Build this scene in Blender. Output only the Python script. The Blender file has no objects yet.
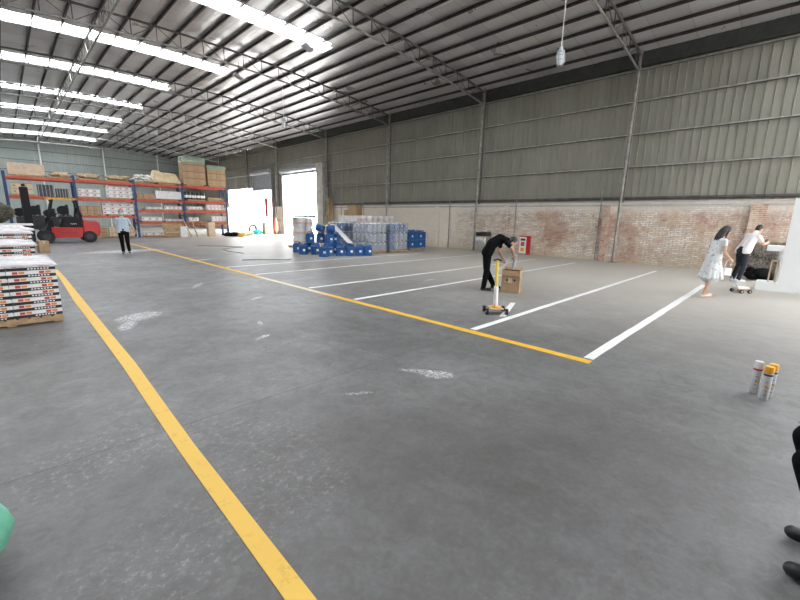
import bpy, math, random
from mathutils import Vector, Matrix, Quaternion
R_ = random.Random(7)
S = bpy.context.scene
COL = S.collection
PI = math.pi
def V(*a): return Vector(a)
# ------------------------------------------------------------------ mesh builder
class MB:
    def __init__(s): s.v=[]; s.f=[]; s.sm=[]
    def add(s, vs, fs, smooth=False):
        b=len(s.v); s.v.extend([tuple(v) for v in vs])
        for f in fs: s.f.append([i+b for i in f]); s.sm.append(smooth)
        return s
    def box(s, x0,x1,y0,y1,z0,z1):
        return s.add([(x0,y0,z0),(x1,y0,z0),(x1,y1,z0),(x0,y1,z0),(x0,y0,z1),(x1,y0,z1),(x1,y1,z1),(x0,y1,z1)],
            [(3,2,1,0),(4,5,6,7),(0,1,5,4),(1,2,6,5),(2,3,7,6),(3,0,4,7)])
    def obox(s, c, size, rot=None):
        hx,hy,hz=[q/2 for q in size]; m=rot or Matrix.Identity(3); c=Vector(c)
        vs=[c+m@V(x,y,z) for z in(-hz,hz) for x,y in((-hx,-hy),(hx,-hy),(hx,hy),(-hx,hy))]
        return s.add(vs,[(3,2,1,0),(4,5,6,7),(0,1,5,4),(1,2,6,5),(2,3,7,6),(3,0,4,7)])
    def bar(s, p, q, w, h, up=(0,0,1)):
        p=Vector(p);q=Vector(q);d=(q-p).normalized();u=Vector(up)
        if abs(d.dot(u))>.99:u=V(1,0,0)
        a=d.cross(u).normalized()*w/2;b=a.cross(d).normalized()*h/2
        vs=[p-a-b,p+a-b,p+a+b,p-a+b,q-a-b,q+a-b,q+a+b,q-a+b]
        return s.add(vs,[(3,2,1,0),(4,5,6,7),(0,1,5,4),(1,2,6,5),(2,3,7,6),(3,0,4,7)])
    def tube(s, pts, r, n=8, caps=True):
        pts=[Vector(p) for p in pts]; rs=r if isinstance(r,(list,tuple)) else [r]*len(pts)
        rings=[];ref=None
        for i,p in enumerate(pts):
            d=(pts[min(i+1,len(pts)-1)]-pts[max(i-1,0)]).normalized()
            if ref is None:
                ref=V(0,0,1) if abs(d.z)<.9 else V(1,0,0)
            a=ref-d*ref.dot(d); a.normalize(); ref=a; b=d.cross(a)
            rings.append([p+a*math.cos(t)*rs[i]+b*math.sin(t)*rs[i] for t in [2*PI*k/n for k in range(n)]])
        vs=[v for g in rings for v in g];fs=[]
        for i in range(len(pts)-1):
            for k in range(n):
                fs.append((i*n+k,i*n+(k+1)%n,(i+1)*n+(k+1)%n,(i+1)*n+k))
        if caps: fs.append(tuple(reversed(range(n))));fs.append(tuple((len(pts)-1)*n+k for k in range(n)))
        return s.add(vs,fs,True)
    def lathe(s, prof, c=(0,0,0), n=20, axis=None):
        m=axis or Matrix.Identity(3); c=Vector(c); vs=[];fs=[]
        for r,z in prof:
            for k in range(n):
                t=2*PI*k/n; vs.append(c+m@V(r*math.cos(t),r*math.sin(t),z))
        for i in range(len(prof)-1):
            for k in range(n): fs.append((i*n+k,i*n+(k+1)%n,(i+1)*n+(k+1)%n,(i+1)*n+k))
        fs.append(tuple(reversed(range(n))));fs.append(tuple((len(prof)-1)*n+k for k in range(n)))
        return s.add(vs,fs,True)
    def ell(s, c, r, rot=None, n=12, m=8):
        rx,ry,rz=r if isinstance(r,(tuple,list)) else (r,r,r); c=Vector(c); M=rot or Matrix.Identity(3)
        vs=[c+M@V(0,0,-rz)];fs=[]
        for j in range(1,m):
            p=-PI/2+PI*j/m
            for k in range(n):
                t=2*PI*k/n; vs.append(c+M@V(rx*math.cos(p)*math.cos(t),ry*math.cos(p)*math.sin(t),rz*math.sin(p)))
        vs.append(c+M@V(0,0,rz)); last=len(vs)-1
        for k in range(n):
            fs.append((0,1+(k+1)%n,1+k)); fs.append((last,1+(m-2)*n+k,1+(m-2)*n+(k+1)%n))
            for j in range(m-2): fs.append((1+j*n+k,1+j*n+(k+1)%n,1+(j+1)*n+(k+1)%n,1+(j+1)*n+k))
        return s.add(vs,fs,True)
    def cap(s, a, b, ra, rb=None):      # closed tapered capsule for voxel unions
        rb=ra if rb is None else rb; a=Vector(a);b=Vector(b)
        s.ell(a,ra,n=12,m=8); s.ell(b,rb,n=12,m=8)
        if (b-a).length>1e-4: s.tube([a,b],[ra,rb],12)
        return s
    def rbox(s, w, d, z0, z1, r=.04, prof=None, n=5, c=(0,0)):   # rounded-rectangle loft; prof = [(t, inset)]
        prof=prof or [(0,.01),(.03,0),(.97,0),(1,.01)]
        rings=[]
        for t,ins in prof:
            hw=w/2-ins;hd=d/2-ins;rr=max(r-ins*.3,.002);ring=[]
            for qx,qy,a0 in((1,1,0),(-1,1,90),(-1,-1,180),(1,-1,270)):
                for k in range(n+1):
                    a=math.radians(a0+90*k/n); ring.append((c[0]+qx*(hw-rr)+rr*math.cos(a),c[1]+qy*(hd-rr)+rr*math.sin(a),z0+(z1-z0)*t))
            rings.append(ring)
        N=len(rings[0]);vs=[v for g in rings for v in g];fs=[]
        for i in range(len(rings)-1):
            for k in range(N): fs.append((i*N+k,i*N+(k+1)%N,(i+1)*N+(k+1)%N,(i+1)*N+k))
        fs.append(tuple(reversed(range(N))));fs.append(tuple((len(rings)-1)*N+k for k in range(N)))
        return s.add(vs,fs,True)
    def prism(s, poly, y0, y1):       # polygon in xz extruded along y
        n=len(poly); vs=[(x,y0,z) for x,z in poly]+[(x,y1,z) for x,z in poly]
        fs=[tuple(range(n)),tuple(reversed(range(n,2*n)))]+[((i+1)%n,i,n+i,n+(i+1)%n) for i in range(n)]
        return s.add(vs,fs)
    def build(s, name, mat, parent=None, bevel=0, loc=None):
        me=bpy.data.meshes.new(name); me.from_pydata(s.v,[],s.f); me.update()
        me.polygons.foreach_set('use_smooth',s.sm)
        o=bpy.data.objects.new(name,me); COL.objects.link(o)
        if mat: me.materials.append(mat)
        if parent: o.parent=parent
        if loc: o.location=loc
        if bevel:
            b=o.modifiers.new('b','BEVEL');b.width=bevel;b.segments=2;b.limit_method='ANGLE';b.angle_limit=.6
        if any(s.sm):
            try: me.set_sharp_from_angle(angle=math.radians(50))
            except Exception: pass
        return o
def tag(o,label,cat,group=None,kind=None):
    o['label']=label;o['category']=cat
    if group:o['group']=group
    if kind:o['kind']=kind
    return o
def thing(name,label,cat,loc=(0,0,0),rz=0,group=None):
    o=bpy.data.objects.new(name,None);COL.objects.link(o);o.location=loc;o.rotation_euler=(0,0,rz);o.empty_display_size=.1
    return tag(o,label,cat,group)
def struct(o): o['kind']='structure'; return o
KIDS={}
def kids(o):
    return [c for c in bpy.data.objects if c.parent==o]
def dup(root,loc,rz=0,label=None,group=None,cat=None,rot=None):
    if root.name not in KIDS: KIDS[root.name]=[(c,kids(c)) for c in kids(root)]
    r=root.copy();COL.objects.link(r);r.location=loc;r.rotation_euler=rot or (0,0,rz)
    if label:r['label']=label
    if group:r['group']=group
    if cat:r['category']=cat
    for c,gs in KIDS[root.name]:
        d=c.copy();COL.objects.link(d);d.parent=r
        for g in gs:
            e=g.copy();COL.objects.link(e);e.parent=d
    return r
class Proto:      # the first placement moves the prototype itself, later ones copy it
    def __init__(s,root): s.root=root; s.used=False; kk=KIDS[root.name]=[(c,kids(c)) for c in kids(root)]
    def put(s,loc,rz=0,label=None,group=None,cat=None,rot=None,name=None):
        if not s.used:
            s.used=True;r=s.root;r.location=loc;r.rotation_euler=rot or (0,0,rz)
            if label:r['label']=label
            if group:r['group']=group
            if cat:r['category']=cat
            return r
        return dup(s.root,loc,rz,label,group,cat,rot)
# ------------------------------------------------------------------ materials
MC={}
def mat(name,col,rough=.6,metal=0,var=0,scale=5,bump=0,spec=.5,col2=None,alpha=1,obj=True,trans=0):
    if name in MC: return MC[name]
    m=bpy.data.materials.new(name);m.use_nodes=True;nt=m.node_tree;b=nt.nodes['Principled BSDF']
    b.inputs['Base Color'].default_value=(*col,1);b.inputs['Roughness'].default_value=rough;b.inputs['Metallic'].default_value=metal
    b.inputs['Specular IOR Level'].default_value=spec
    if trans:b.inputs['Transmission Weight'].default_value=trans
    if var or col2 or bump:
        tc=nt.nodes.new('ShaderNodeTexCoord');nz=nt.nodes.new('ShaderNodeTexNoise');nz.inputs['Scale'].default_value=scale;nz.inputs['Detail'].default_value=5
        nt.links.new(tc.outputs['Object'],nz.inputs['Vector'])
        if var or col2:
            cr=nt.nodes.new('ShaderNodeValToRGB')
            c2=col2 or tuple(min(1,c*(1+var)) for c in col); c1=col if col2 else tuple(c*(1-var) for c in col)
            cr.color_ramp.elements[0].position=.35;cr.color_ramp.elements[1].position=.65
            cr.color_ramp.elements[0].color=(*c1,1);cr.color_ramp.elements[1].color=(*c2,1)
            nt.links.new(nz.outputs['Fac'],cr.inputs['Fac']);nt.links.new(cr.outputs['Color'],b.inputs['Base Color'])
        if bump:
            bp=nt.nodes.new('ShaderNodeBump');bp.inputs['Strength'].default_value=bump;bp.inputs['Distance'].default_value=.02
            nt.links.new(nz.outputs['Fac'],bp.inputs['Height']);nt.links.new(bp.outputs['Normal'],b.inputs['Normal'])
    MC[name]=m;return m
class G:   # tiny node graph helper
    def __init__(s,name):
        s.m=bpy.data.materials.new(name);s.m.use_nodes=True;s.nt=s.m.node_tree;s.b=s.nt.nodes['Principled BSDF']
        s.tc=s.nt.nodes.new('ShaderNodeTexCoord');s.P=s.tc.outputs['Object']
        sp=s.nt.nodes.new('ShaderNodeSeparateXYZ');s.nt.links.new(s.P,sp.inputs[0]);s.X,s.Y,s.Z=sp.outputs
    def L(s,a,b):
        if hasattr(a,'links') : s.nt.links.new(a,b)
        else: b.default_value=a
    def math(s,op,a,b=0,c=None,clamp=False):
        n=s.nt.nodes.new('ShaderNodeMath');n.operation=op;n.use_clamp=clamp;s.L(a,n.inputs[0]);s.L(b,n.inputs[1])
        if c is not None:s.L(c,n.inputs[2])
        return n.outputs[0]
    def noise(s,scale,detail=5,vec=None,rough=.55,dist=0):
        n=s.nt.nodes.new('ShaderNodeTexNoise');n.inputs['Scale'].default_value=scale;n.inputs['Detail'].default_value=detail;n.inputs['Roughness'].default_value=rough;n.inputs['Distortion'].default_value=dist
        s.nt.links.new(vec or s.P,n.inputs['Vector']);return n.outputs['Fac']
    def comb(s,x,y,z):
        n=s.nt.nodes.new('ShaderNodeCombineXYZ');s.L(x,n.inputs[0]);s.L(y,n.inputs[1]);s.L(z,n.inputs[2]);return n.outputs[0]
    def ramp(s,fac,a,b,ca=(0,0,0),cb=(1,1,1)):
        n=s.nt.nodes.new('ShaderNodeValToRGB');e=n.color_ramp.elements;e[0].position=a;e[1].position=b;e[0].color=(*ca,1);e[1].color=(*cb,1);s.nt.links.new(fac,n.inputs[0]);return n.outputs[0]
    def mix(s,f,a,b,blend='MIX'):
        n=s.nt.nodes.new('ShaderNodeMix');n.data_type='RGBA';n.blend_type=blend;s.L(f,n.inputs[0])
        for q,i in((a,6),(b,7)):
            if isinstance(q,tuple): n.inputs[i].default_value=(*q,1)
            else: s.nt.links.new(q,n.inputs[i])
        return n.outputs[2]
    def bump(s,h,st,d=.01):
        n=s.nt.nodes.new('ShaderNodeBump');n.inputs['Strength'].default_value=st;n.inputs['Distance'].default_value=d;s.nt.links.new(h,n.inputs['Height']);s.nt.links.new(n.outputs[0],s.b.inputs['Normal'])
    def out(s,col,rough=None):
        s.nt.links.new(col,s.b.inputs['Base Color'])
        if rough is not None:s.L(rough,s.b.inputs['Roughness'])
        return s.m
def spot(g,x,y,rx,ry,ang,nz,soft=1.0):   # a blotch of its own shape at a place on the floor
    c,s_=math.cos(ang),math.sin(ang)
    dx=g.math('SUBTRACT',g.X,x);dy=g.math('SUBTRACT',g.Y,y)
    u=g.math('DIVIDE',g.math('ADD',g.math('MULTIPLY',dx,c),g.math('MULTIPLY',dy,s_)),rx)
    v=g.math('DIVIDE',g.math('ADD',g.math('MULTIPLY',dx,-s_),g.math('MULTIPLY',dy,c)),ry)
    d=g.math('ADD',g.math('MULTIPLY',u,u),g.math('MULTIPLY',v,v))
    k=g.math('SUBTRACT',1,d,clamp=True)
    return g.math('MULTIPLY',k,nz,clamp=True)
def floor_mat():
    g=G('floor_concrete')
    n1=g.noise(.35,6);n2=g.noise(2.6,9,rough=.72,dist=.15);n3=g.noise(28,4);n4=g.noise(1.1,6,vec=g.comb(g.math('MULTIPLY',g.X,3.0),g.math('MULTIPLY',g.Y,.7),0),dist=1.2)
    c=g.ramp(n1,.38,.60,(.105,.105,.106),(.205,.205,.208))
    c=g.mix(g.math('MULTIPLY',g.ramp(n2,.42,.72),.42),c,(.085,.080,.074))
    c=g.mix(g.math('MULTIPLY',g.ramp(n4,.52,.75),.35),c,(.235,.235,.24))
    c=g.mix(g.math('MULTIPLY',g.ramp(n3,.4,.7),.2),c,(.32,.31,.30))
    c=g.mix(g.math('MULTIPLY',g.ramp(g.noise(5.5,8,rough=.75,dist=1.0),.46,.64),.45),c,(.075,.068,.060))
    c=g.mix(g.math('MULTIPLY',g.ramp(g.noise(60,4,rough=.7),.60,.72),.35),c,(.40,.40,.40))
    # parking area right of the yellow line is paler, warmer and dustier
    e=g.math('ADD',g.X,g.math('MULTIPLY',g.noise(.6,4),1.2))
    w=g.math('MULTIPLY',g.math('SUBTRACT',e,5.6),.15,clamp=True)
    c=g.mix(g.math('MULTIPLY',w,.8),c,g.mix(n2,(.50,.465,.41),(.64,.60,.535)))
    # pale scuffs
    sc=g.ramp(g.noise(14,8,rough=.75,dist=1.5),.61,.68)
    area=g.ramp(g.noise(.8,3),.48,.64)
    c=g.mix(g.math('MULTIPLY',g.math('MULTIPLY',sc,area),.22),c,(.36,.36,.37))
    nzs=g.ramp(g.noise(24,8,rough=.85,dist=1.),.49,.56)
    SPOTS=((3.02,2.60,.30,.06,-.95),(3.06,2.45,.20,.12,-.9),(2.15,2.67,.16,.035,-.6),(1.35,7.2,.40,.28,.6),(1.1,6.7,.30,.12,1.2),(4.9,15.0,.5,.2,.4),(3.6,20.2,1.8,.7,.2),(2.3,4.9,.16,.05,.4),(2.6,5.6,.12,.04,1.3),(3.4,7.4,.2,.05,.5),(3.0,9.6,.4,.08,1),(8.0,6.8,.3,.06,.1))
    for a in SPOTS:
        c=g.mix(g.math('MULTIPLY',g.math('MULTIPLY',spot(g,*a,nzs),2.5,clamp=True),.9),c,(.72,.72,.73))
    for a in ((1.15,2.5,.5,.9,.3),(.3,3.1,.7,.5,.2),(.6,1.9,.9,.5,0)):
        c=g.mix(g.math('MULTIPLY',spot(g,*a,g.ramp(g.noise(22,8,rough=.8),.52,.62)),.5),c,(.5,.5,.5))
    dn=g.ramp(g.noise(2.1,9,rough=.78),.25,.75)
    for a in ((.9,1.9,2.8,1.9,.2),(-.4,4.4,2.2,1.6,.5),(3.0,.8,2.6,1.4,-.4)):
        c=g.mix(g.math('MULTIPLY',g.math('MULTIPLY',spot(g,*a,dn),1.5,clamp=True),.55),c,(.085,.078,.070))
    # control joints cast across the hall
    wob=g.math('MULTIPLY',g.math('SUBTRACT',g.noise(3,3),.5),.05)
    for y in (3.15,9.2,15.2,21.3):
        d=g.math('ABSOLUTE',g.math('SUBTRACT',g.math('ADD',g.Y,wob),y))
        c=g.mix(g.math('MULTIPLY',g.math('LESS_THAN',d,.005),.75 if y<5 else .5),c,(.05,.05,.05))
    g.bump(n3,.12,.004)
    r=g.ramp(n2,.3,.8,(.40,)*3,(.60,)*3)
    g.b.inputs['Specular IOR Level'].default_value=.5
    return g.out(c,r)
def brick_mat():
    g=G('whitewashed_brick')
    vec=g.comb(g.Y,g.Z,0)
    b=g.nt.nodes.new('ShaderNodeTexBrick');g.nt.links.new(vec,b.inputs['Vector'])
    b.inputs['Scale'].default_value=1;b.inputs['Brick Width'].default_value=.25;b.inputs['Row Height'].default_value=.068;b.inputs['Mortar Size'].default_value=.007;b.inputs['Mortar Smooth'].default_value=.3
    b.inputs['Color1'].default_value=(.40,.20,.14,1);b.inputs['Color2'].default_value=(.56,.38,.30,1);b.inputs['Mortar'].default_value=(.42,.38,.33,1)
    fac=b.outputs['Fac']
    n1=g.noise(.55,7,rough=.7);n2=g.noise(5,8,rough=.75);n3=g.noise(1.7,5,rough=.7);n4=g.noise(18,5)
    wb=g.nt.nodes.new('ShaderNodeTexBrick');g.nt.links.new(vec,wb.inputs['Vector'])
    wb.inputs['Scale'].default_value=1;wb.inputs['Brick Width'].default_value=.25;wb.inputs['Row Height'].default_value=.068;wb.inputs['Mortar Size'].default_value=.006
    wb.inputs['Color1'].default_value=(.92,.86,.77,1);wb.inputs['Color2'].default_value=(.66,.56,.47,1);wb.inputs['Mortar'].default_value=(.24,.19,.15,1)
    # whitewash coverage: worn off in big patches, more so beyond Y<10 (towards the right)
    cov=g.math('ADD',g.math('MULTIPLY',n1,1.3),g.math('MULTIPLY',n2,.6))
    cov=g.math('ADD',cov,g.math('MULTIPLY',g.math('SUBTRACT',g.Y,8),.012))
    k=g.math('MULTIPLY',g.ramp(cov,.80,.97),g.ramp(n4,.32,.44))
    c=g.mix(k,b.outputs['Color'],wb.outputs['Color'])
    c=g.mix(g.math('MULTIPLY',g.ramp(n4,.55,.75),.35),c,(.74,.70,.64))
    c=g.mix(g.math('MULTIPLY',g.ramp(n2,.60,.70),.6),c,(.33,.25,.20))
    c=g.mix(g.math('MULTIPLY',g.ramp(g.noise(1.3,6,vec=g.comb(g.Y,g.Z,4.0)),.45,.65),.30),c,(.62,.50,.30))
    c=g.mix(g.math('MULTIPLY',g.ramp(g.noise(22,6,rough=.8),.57,.64),.6),c,(.16,.12,.10))
    c=g.mix(g.math('MULTIPLY',g.math('MULTIPLY',g.math('SUBTRACT',g.math('ADD',g.Z,g.math('MULTIPLY',n2,.5)),2.15),4,clamp=True),.6),c,(.80,.77,.72))
    # plastered smooth portion beyond the wrapped pallets
    pl=g.math('MULTIPLY',g.math('SUBTRACT',g.math('ADD',g.Y,g.math('MULTIPLY',n3,3)),14.0),.7,clamp=True)
    c=g.mix(g.math('MULTIPLY',pl,.75),c,g.mix(g.ramp(n2,.62,.68),(.86,.79,.68),(.46,.34,.26)))
    # ochre dust band along the foot
    low=g.math('SUBTRACT',g.math('ADD',.02,g.math('MULTIPLY',n3,.6)),g.Z)
    c=g.mix(g.math('MULTIPLY',g.math('MULTIPLY',low,3,clamp=True),.5),c,(.60,.49,.31))
    g.bump(g.math('ADD',g.math('MULTIPLY',fac,-1),g.math('MULTIPLY',n2,.8)),.7,.015)
    return g.out(c,.9)
def line_mat(name,col,worn,wear=.5,pale=None):
    g=G(name);n=g.noise(9,8,rough=.8,dist=.5);c=g.mix(g.math('MULTIPLY',g.ramp(n,.55,.68),wear),col,worn)
    if pale:
        a,b_=pale;m=g.math('MULTIPLY',g.math('MULTIPLY',g.math('SUBTRACT',g.Y,a),1.2,clamp=True),g.math('MULTIPLY',g.math('SUBTRACT',b_,g.Y),1.2,clamp=True))
        c=g.mix(g.math('MULTIPLY',m,.8),c,(.72,.68,.58))
    return g.out(c,.6)
def sheet_mat(name,a,b,rough=.5,scale=.7):
    g=G(name);n=g.noise(scale,5);st=g.noise(1.,5,vec=g.comb(g.math('MULTIPLY',g.X,3),g.math('MULTIPLY',g.Y,3),g.math('MULTIPLY',g.Z,.25)))
    c=g.ramp(g.math('MULTIPLY',g.math('ADD',n,st),.5),.4,.6,a,b);return g.out(c,rough)
M={}
M['floor']=floor_mat();M['brick']=brick_mat()
def bare():
    g=G('bare_red_brick');b=g.nt.nodes.new('ShaderNodeTexBrick');g.nt.links.new(g.comb(g.Y,g.Z,0),b.inputs['Vector'])
    b.inputs['Scale'].default_value=1;b.inputs['Brick Width'].default_value=.25;b.inputs['Row Height'].default_value=.068;b.inputs['Mortar Size'].default_value=.009
    b.inputs['Color1'].default_value=(.40,.17,.11,1);b.inputs['Color2'].default_value=(.52,.30,.22,1);b.inputs['Mortar'].default_value=(.62,.55,.46,1)
    return g.out(g.mix(g.math('MULTIPLY',g.ramp(g.noise(3,7,rough=.75),.44,.60),.75),b.outputs['Color'],(.68,.58,.48)),.9)
M['barebrick']=bare()
M['yellow']=line_mat('yellow_paint',(.78,.44,.03),(.50,.40,.18),.45,(6.6,10.4))
M['yellow2']=line_mat('yellow_paint_left',(.80,.50,.09),(.54,.31,.05),.75)
M['white']=line_mat('white_paint',(.80,.80,.80),(.45,.45,.44),.4)
M['sheet']=sheet_mat('wall_sheet',(.245,.240,.200),(.300,.293,.247),.5)
M['farsheet']=sheet_mat('far_wall_sheet',(.30,.345,.325),(.35,.395,.375),.6)
M['trimdark']=mat('eave_steel',(.05,.052,.047),.6,.2,.2)
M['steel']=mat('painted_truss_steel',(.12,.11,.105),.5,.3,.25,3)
M['steellight']=mat('worn_grey_steel',(.30,.29,.27),.45,.5,.25,6)
M['purlin']=mat('purlin_red_brown_steel',(.050,.038,.038),.55,.2,.3,4)
M['rail']=mat('galvanised_rail',(.46,.46,.42),.4,.6,.2,6)
M['post']=mat('post_steel',(.30,.285,.26),.45,.4,.3,4)
M['concrete']=mat('plain_concrete',(.50,.48,.45),.9,0,.12,2)
M['out']=mat('outdoor_concrete',(.75,.74,.72),.9,0,.08,1)
M['blue']=mat('blue_plastic',(.010,.085,.27),.35,0,.12,4)
M['bluerack']=mat('rack_blue_paint',(.02,.045,.13),.5,.1,.15)
M['orange']=mat('rack_orange_paint',(.50,.085,.05),.5,.1,.15)
M['card']=mat('cardboard',(.40,.265,.155),.85,0,.1,6)
M['card2']=mat('pale_cardboard',(.60,.46,.34),.85,0,.1,6)
M['wood']=mat('pallet_wood',(.40,.27,.15),.85,0,.25,9)
M['whitebox']=mat('white_carton',(.74,.73,.73),.7,0,.06,6)
M['whiteplastic']=mat('white_plastic',(.80,.80,.79),.4,0,.05)
M['paper']=mat('white_label',(.85,.85,.83),.6)
M['black']=mat('black_plastic',(.015,.015,.017),.45)
M['rubber']=mat('black_rubber',(.02,.02,.02),.8)
M['redlogo']=mat('red_print',(.55,.06,.05),.6)
M['oralogo']=mat('orange_print',(.75,.25,.06),.6)
M['forkred']=mat('forklift_red',(.50,.012,.012),.4)
M['forkblack']=mat('forklift_black',(.007,.007,.008),.5,spec=.25)
M['guardyellow']=mat('guard_yellow',(.62,.40,.06),.5,0,.3,8)
M['skin']=mat('skin',(.56,.34,.24),.6,0,.05,8)
M['hair']=mat('black_hair',(.012,.010,.010),.45)
M['blackcloth']=mat('black_cloth',(.006,.006,.007),.95,0,.2,10,spec=.1)
M['navy']=mat('dark_navy_cloth',(.015,.018,.028),.9)
M['shirtblue']=mat('pale_blue_shirt',(.46,.54,.62),.85,0,.05,8)
M['tee']=mat('white_tee',(.76,.72,.71),.85,0,.05,8)
M['steelbin']=mat('stainless',(.50,.48,.44),.35,.7,.15,5)
M['greentarp']=mat('green_tarp',(.10,.32,.22),.55,0,.25,6,.6)
M['beige']=mat('beige_cloth',(.66,.52,.33),.85,0,.12,5,.5)
M['bag']=mat('white_sack',(.70,.68,.66),.7,0,.15,14,.6)
M['brownsack']=mat('brown_sack',(.42,.31,.20),.85,0,.25,12,.6)
M['foam']=mat('white_board',(.84,.86,.86),.6)
M['redpaint']=mat('red_paint',(.50,.02,.02),.4)
M['yellowplastic']=mat('yellow_plastic',(.90,.42,.02),.4)
M['machine']=mat('dark_grey_metal',(.045,.045,.05),.5,.3,.3,6)
M['greymetal']=mat('grey_metal',(.38,.39,.42),.4,.5,.1)
M['cable']=mat('green_hose',(.05,.09,.07),.6)
def wrap_mat(name,col,op):
    m=bpy.data.materials.new(name);m.use_nodes=True;nt=m.node_tree;b=nt.nodes['Principled BSDF'];b.inputs['Base Color'].default_value=(*col,1);b.inputs['Roughness'].default_value=.22
    tr=nt.nodes.new('ShaderNodeBsdfTransparent');mx=nt.nodes.new('ShaderNodeMixShader');mx.inputs[0].default_value=op
    nz=nt.nodes.new('ShaderNodeTexNoise');nz.inputs['Scale'].default_value=7;nz.inputs['Detail'].default_value=6;nz.inputs['Distortion'].default_value=1.5;tc=nt.nodes.new('ShaderNodeTexCoord');nt.links.new(tc.outputs['Object'],nz.inputs['Vector'])
    bp=nt.nodes.new('ShaderNodeBump');bp.inputs['Strength'].default_value=.9;bp.inputs['Distance'].default_value=.03;nt.links.new(nz.outputs[0],bp.inputs['Height']);nt.links.new(bp.outputs[0],b.inputs['Normal'])
    nt.links.new(tr.outputs[0],mx.inputs[1]);nt.links.new(b.outputs[0],mx.inputs[2]);nt.links.new(mx.outputs[0],nt.nodes['Material Output'].inputs[0]);return m
M['wrap']=wrap_mat('stretch_wrap',(.78,.81,.86),.25)
M['wrapclear']=wrap_mat('clear_plastic',(.86,.84,.86),.62)
def skylight_mat():
    m=bpy.data.materials.new('translucent_roof_sheet');m.use_nodes=True;nt=m.node_tree;nt.nodes.remove(nt.nodes['Principled BSDF'])
    tr=nt.nodes.new('ShaderNodeBsdfTransparent');tr.inputs[0].default_value=(.93,.95,.97,1);d=nt.nodes.new('ShaderNodeBsdfTranslucent');mx=nt.nodes.new('ShaderNodeMixShader');mx.inputs[0].default_value=.45;d.inputs[0].default_value=(.9,.93,.97,1)
    nt.links.new(tr.outputs[0],mx.inputs[1]);nt.links.new(d.outputs[0],mx.inputs[2]);nt.links.new(mx.outputs[0],nt.nodes['Material Output'].inputs[0]);return m
M['skylight']=skylight_mat()
def foil_mat():
    g=G('roof_insulation_foil')
    cell=g.nt.nodes.new('ShaderNodeTexBrick');g.nt.links.new(g.comb(g.X,g.Y,0),cell.inputs['Vector'])
    cell.inputs['Scale'].default_value=1;cell.inputs['Brick Width'].default_value=3.3;cell.inputs['Row Height'].default_value=1.15;cell.inputs['Mortar Size'].default_value=.012
    cell.inputs['Color1'].default_value=(.56,.55,.56,1);cell.inputs['Color2'].default_value=(.70,.69,.70,1);cell.inputs['Mortar'].default_value=(.42,.41,.41,1)
    n=g.noise(1.5,6,dist=1)
    c=g.mix(g.math('MULTIPLY',g.ramp(n,.4,.75),.3),cell.outputs['Color'],(.46,.44,.42))
    g.b.inputs['Metallic'].default_value=.5
    g.bump(g.noise(2.2,4,dist=.8),.35,.05)
    return g.out(c,g.ramp(g.noise(.9,4),.3,.7,(.26,)*3,(.42,)*3))
M['foil']=foil_mat()
# ------------------------------------------------------------------ hall shell
XW=18.0; XL=-6.0; YB=-14.0; YF=56.0
TY=[5.16+6.87*k for k in range(8)]            # trusses
def zc(x): return 8.75-.0068*(x-6)**2
def zb(x): return 8.18-.0068*(x-6)**2
PX=[6.1+.86*k for k in range(-13,14)]
struct(MB().box(XL,XW,YB,YF,-.12,0).build('floor',M['floor']))
g_=MB().box(XW,140,-60,140,-.16,-.04).box(XL-80,XW,YF+.3,140,-.16,-.04).box(-90,XL,-60,YF,-.16,-.04).box(XL,XW,-60,YB,-.16,-.04)
struct(g_.build('ground',M['out']))
SKY=[(15.5,XL+.4,10.9),(22.0,XL+.4,9.2),(27.4,XL+.4,8.0),(33.6,XL+.4,8.0),(39.9,XL+.4,8.0),(46.2,XL+.4,8.0),(52.5,XL+.4,8.0),(8.6,XL+.4,10),(1.9,XL+.4,10),(-1.2,8,17.4),(-4.6,8,17.4)]  # last strips are unseen, added to light the right wall and near floor
SW=.42
def roofz(x,y):
    k=(x-PX[0])/.86; f=k-math.floor(k)
    return zc(x)+.165-.035*math.sin(PI*f)
def roof():
    ys=set([YB,YF]);
    for s in SKY: ys|={s[0]-SW,s[0]+SW}
    y=YB
    while y<YF: ys.add(round(y,2)); y+=1.15
    ys=sorted(ys); ys=[y for i,y in enumerate(ys) if i==0 or y-ys[i-1]>.02]
    xs=[XL+i*.172 for i in range(int((18.15-XL)/.172)+1)]+[18.15]
    m=MB();rr=random.Random(3)
    for j in range(len(ys)-1):
        y0,y1=ys[j],ys[j+1];ym=(y0+y1)/2;sk=[s for s in SKY if abs(s[0]-ym)<SW]
        dz0=rr.uniform(0,.012)
        top=[];bot=[]
        for x in xs:
            top.append((x,y0,roofz(x,y0)+dz0));bot.append((x,y1,roofz(x,y1)+dz0+.008))
        for i in range(len(xs)-1):
            if sk and sk[0][1]<(xs[i]+xs[i+1])/2<sk[0][2]: continue
            m.add([top[i],top[i+1],bot[i+1],bot[i]],[(0,3,2,1)],True)
            m.add([(p[0],p[1],p[2]+.05) for p in (top[i],top[i+1],bot[i+1],bot[i])],[(0,1,2,3)],True)
    return struct(m.build('ceiling',M['foil']))
roof()
for n,(y,x0,x1) in enumerate(SKY):
    m=MB();N=26;k=14;vs=[]
    for i in range(N+1):
        x=x0+(x1-x0)*i/N
        for j in range(k+1): vs.append((x,y-SW+2*SW*j/k,zc(x)+.035+.012*(j%2)))
    m.add(vs,[(i*(k+1)+j,(i+1)*(k+1)+j,(i+1)*(k+1)+j+1,i*(k+1)+j+1) for i in range(N) for j in range(k)],True)
    o=struct(m.build('window_%d'%(n+1),M['skylight']))  # also builds the unseen strips added for light
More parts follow.
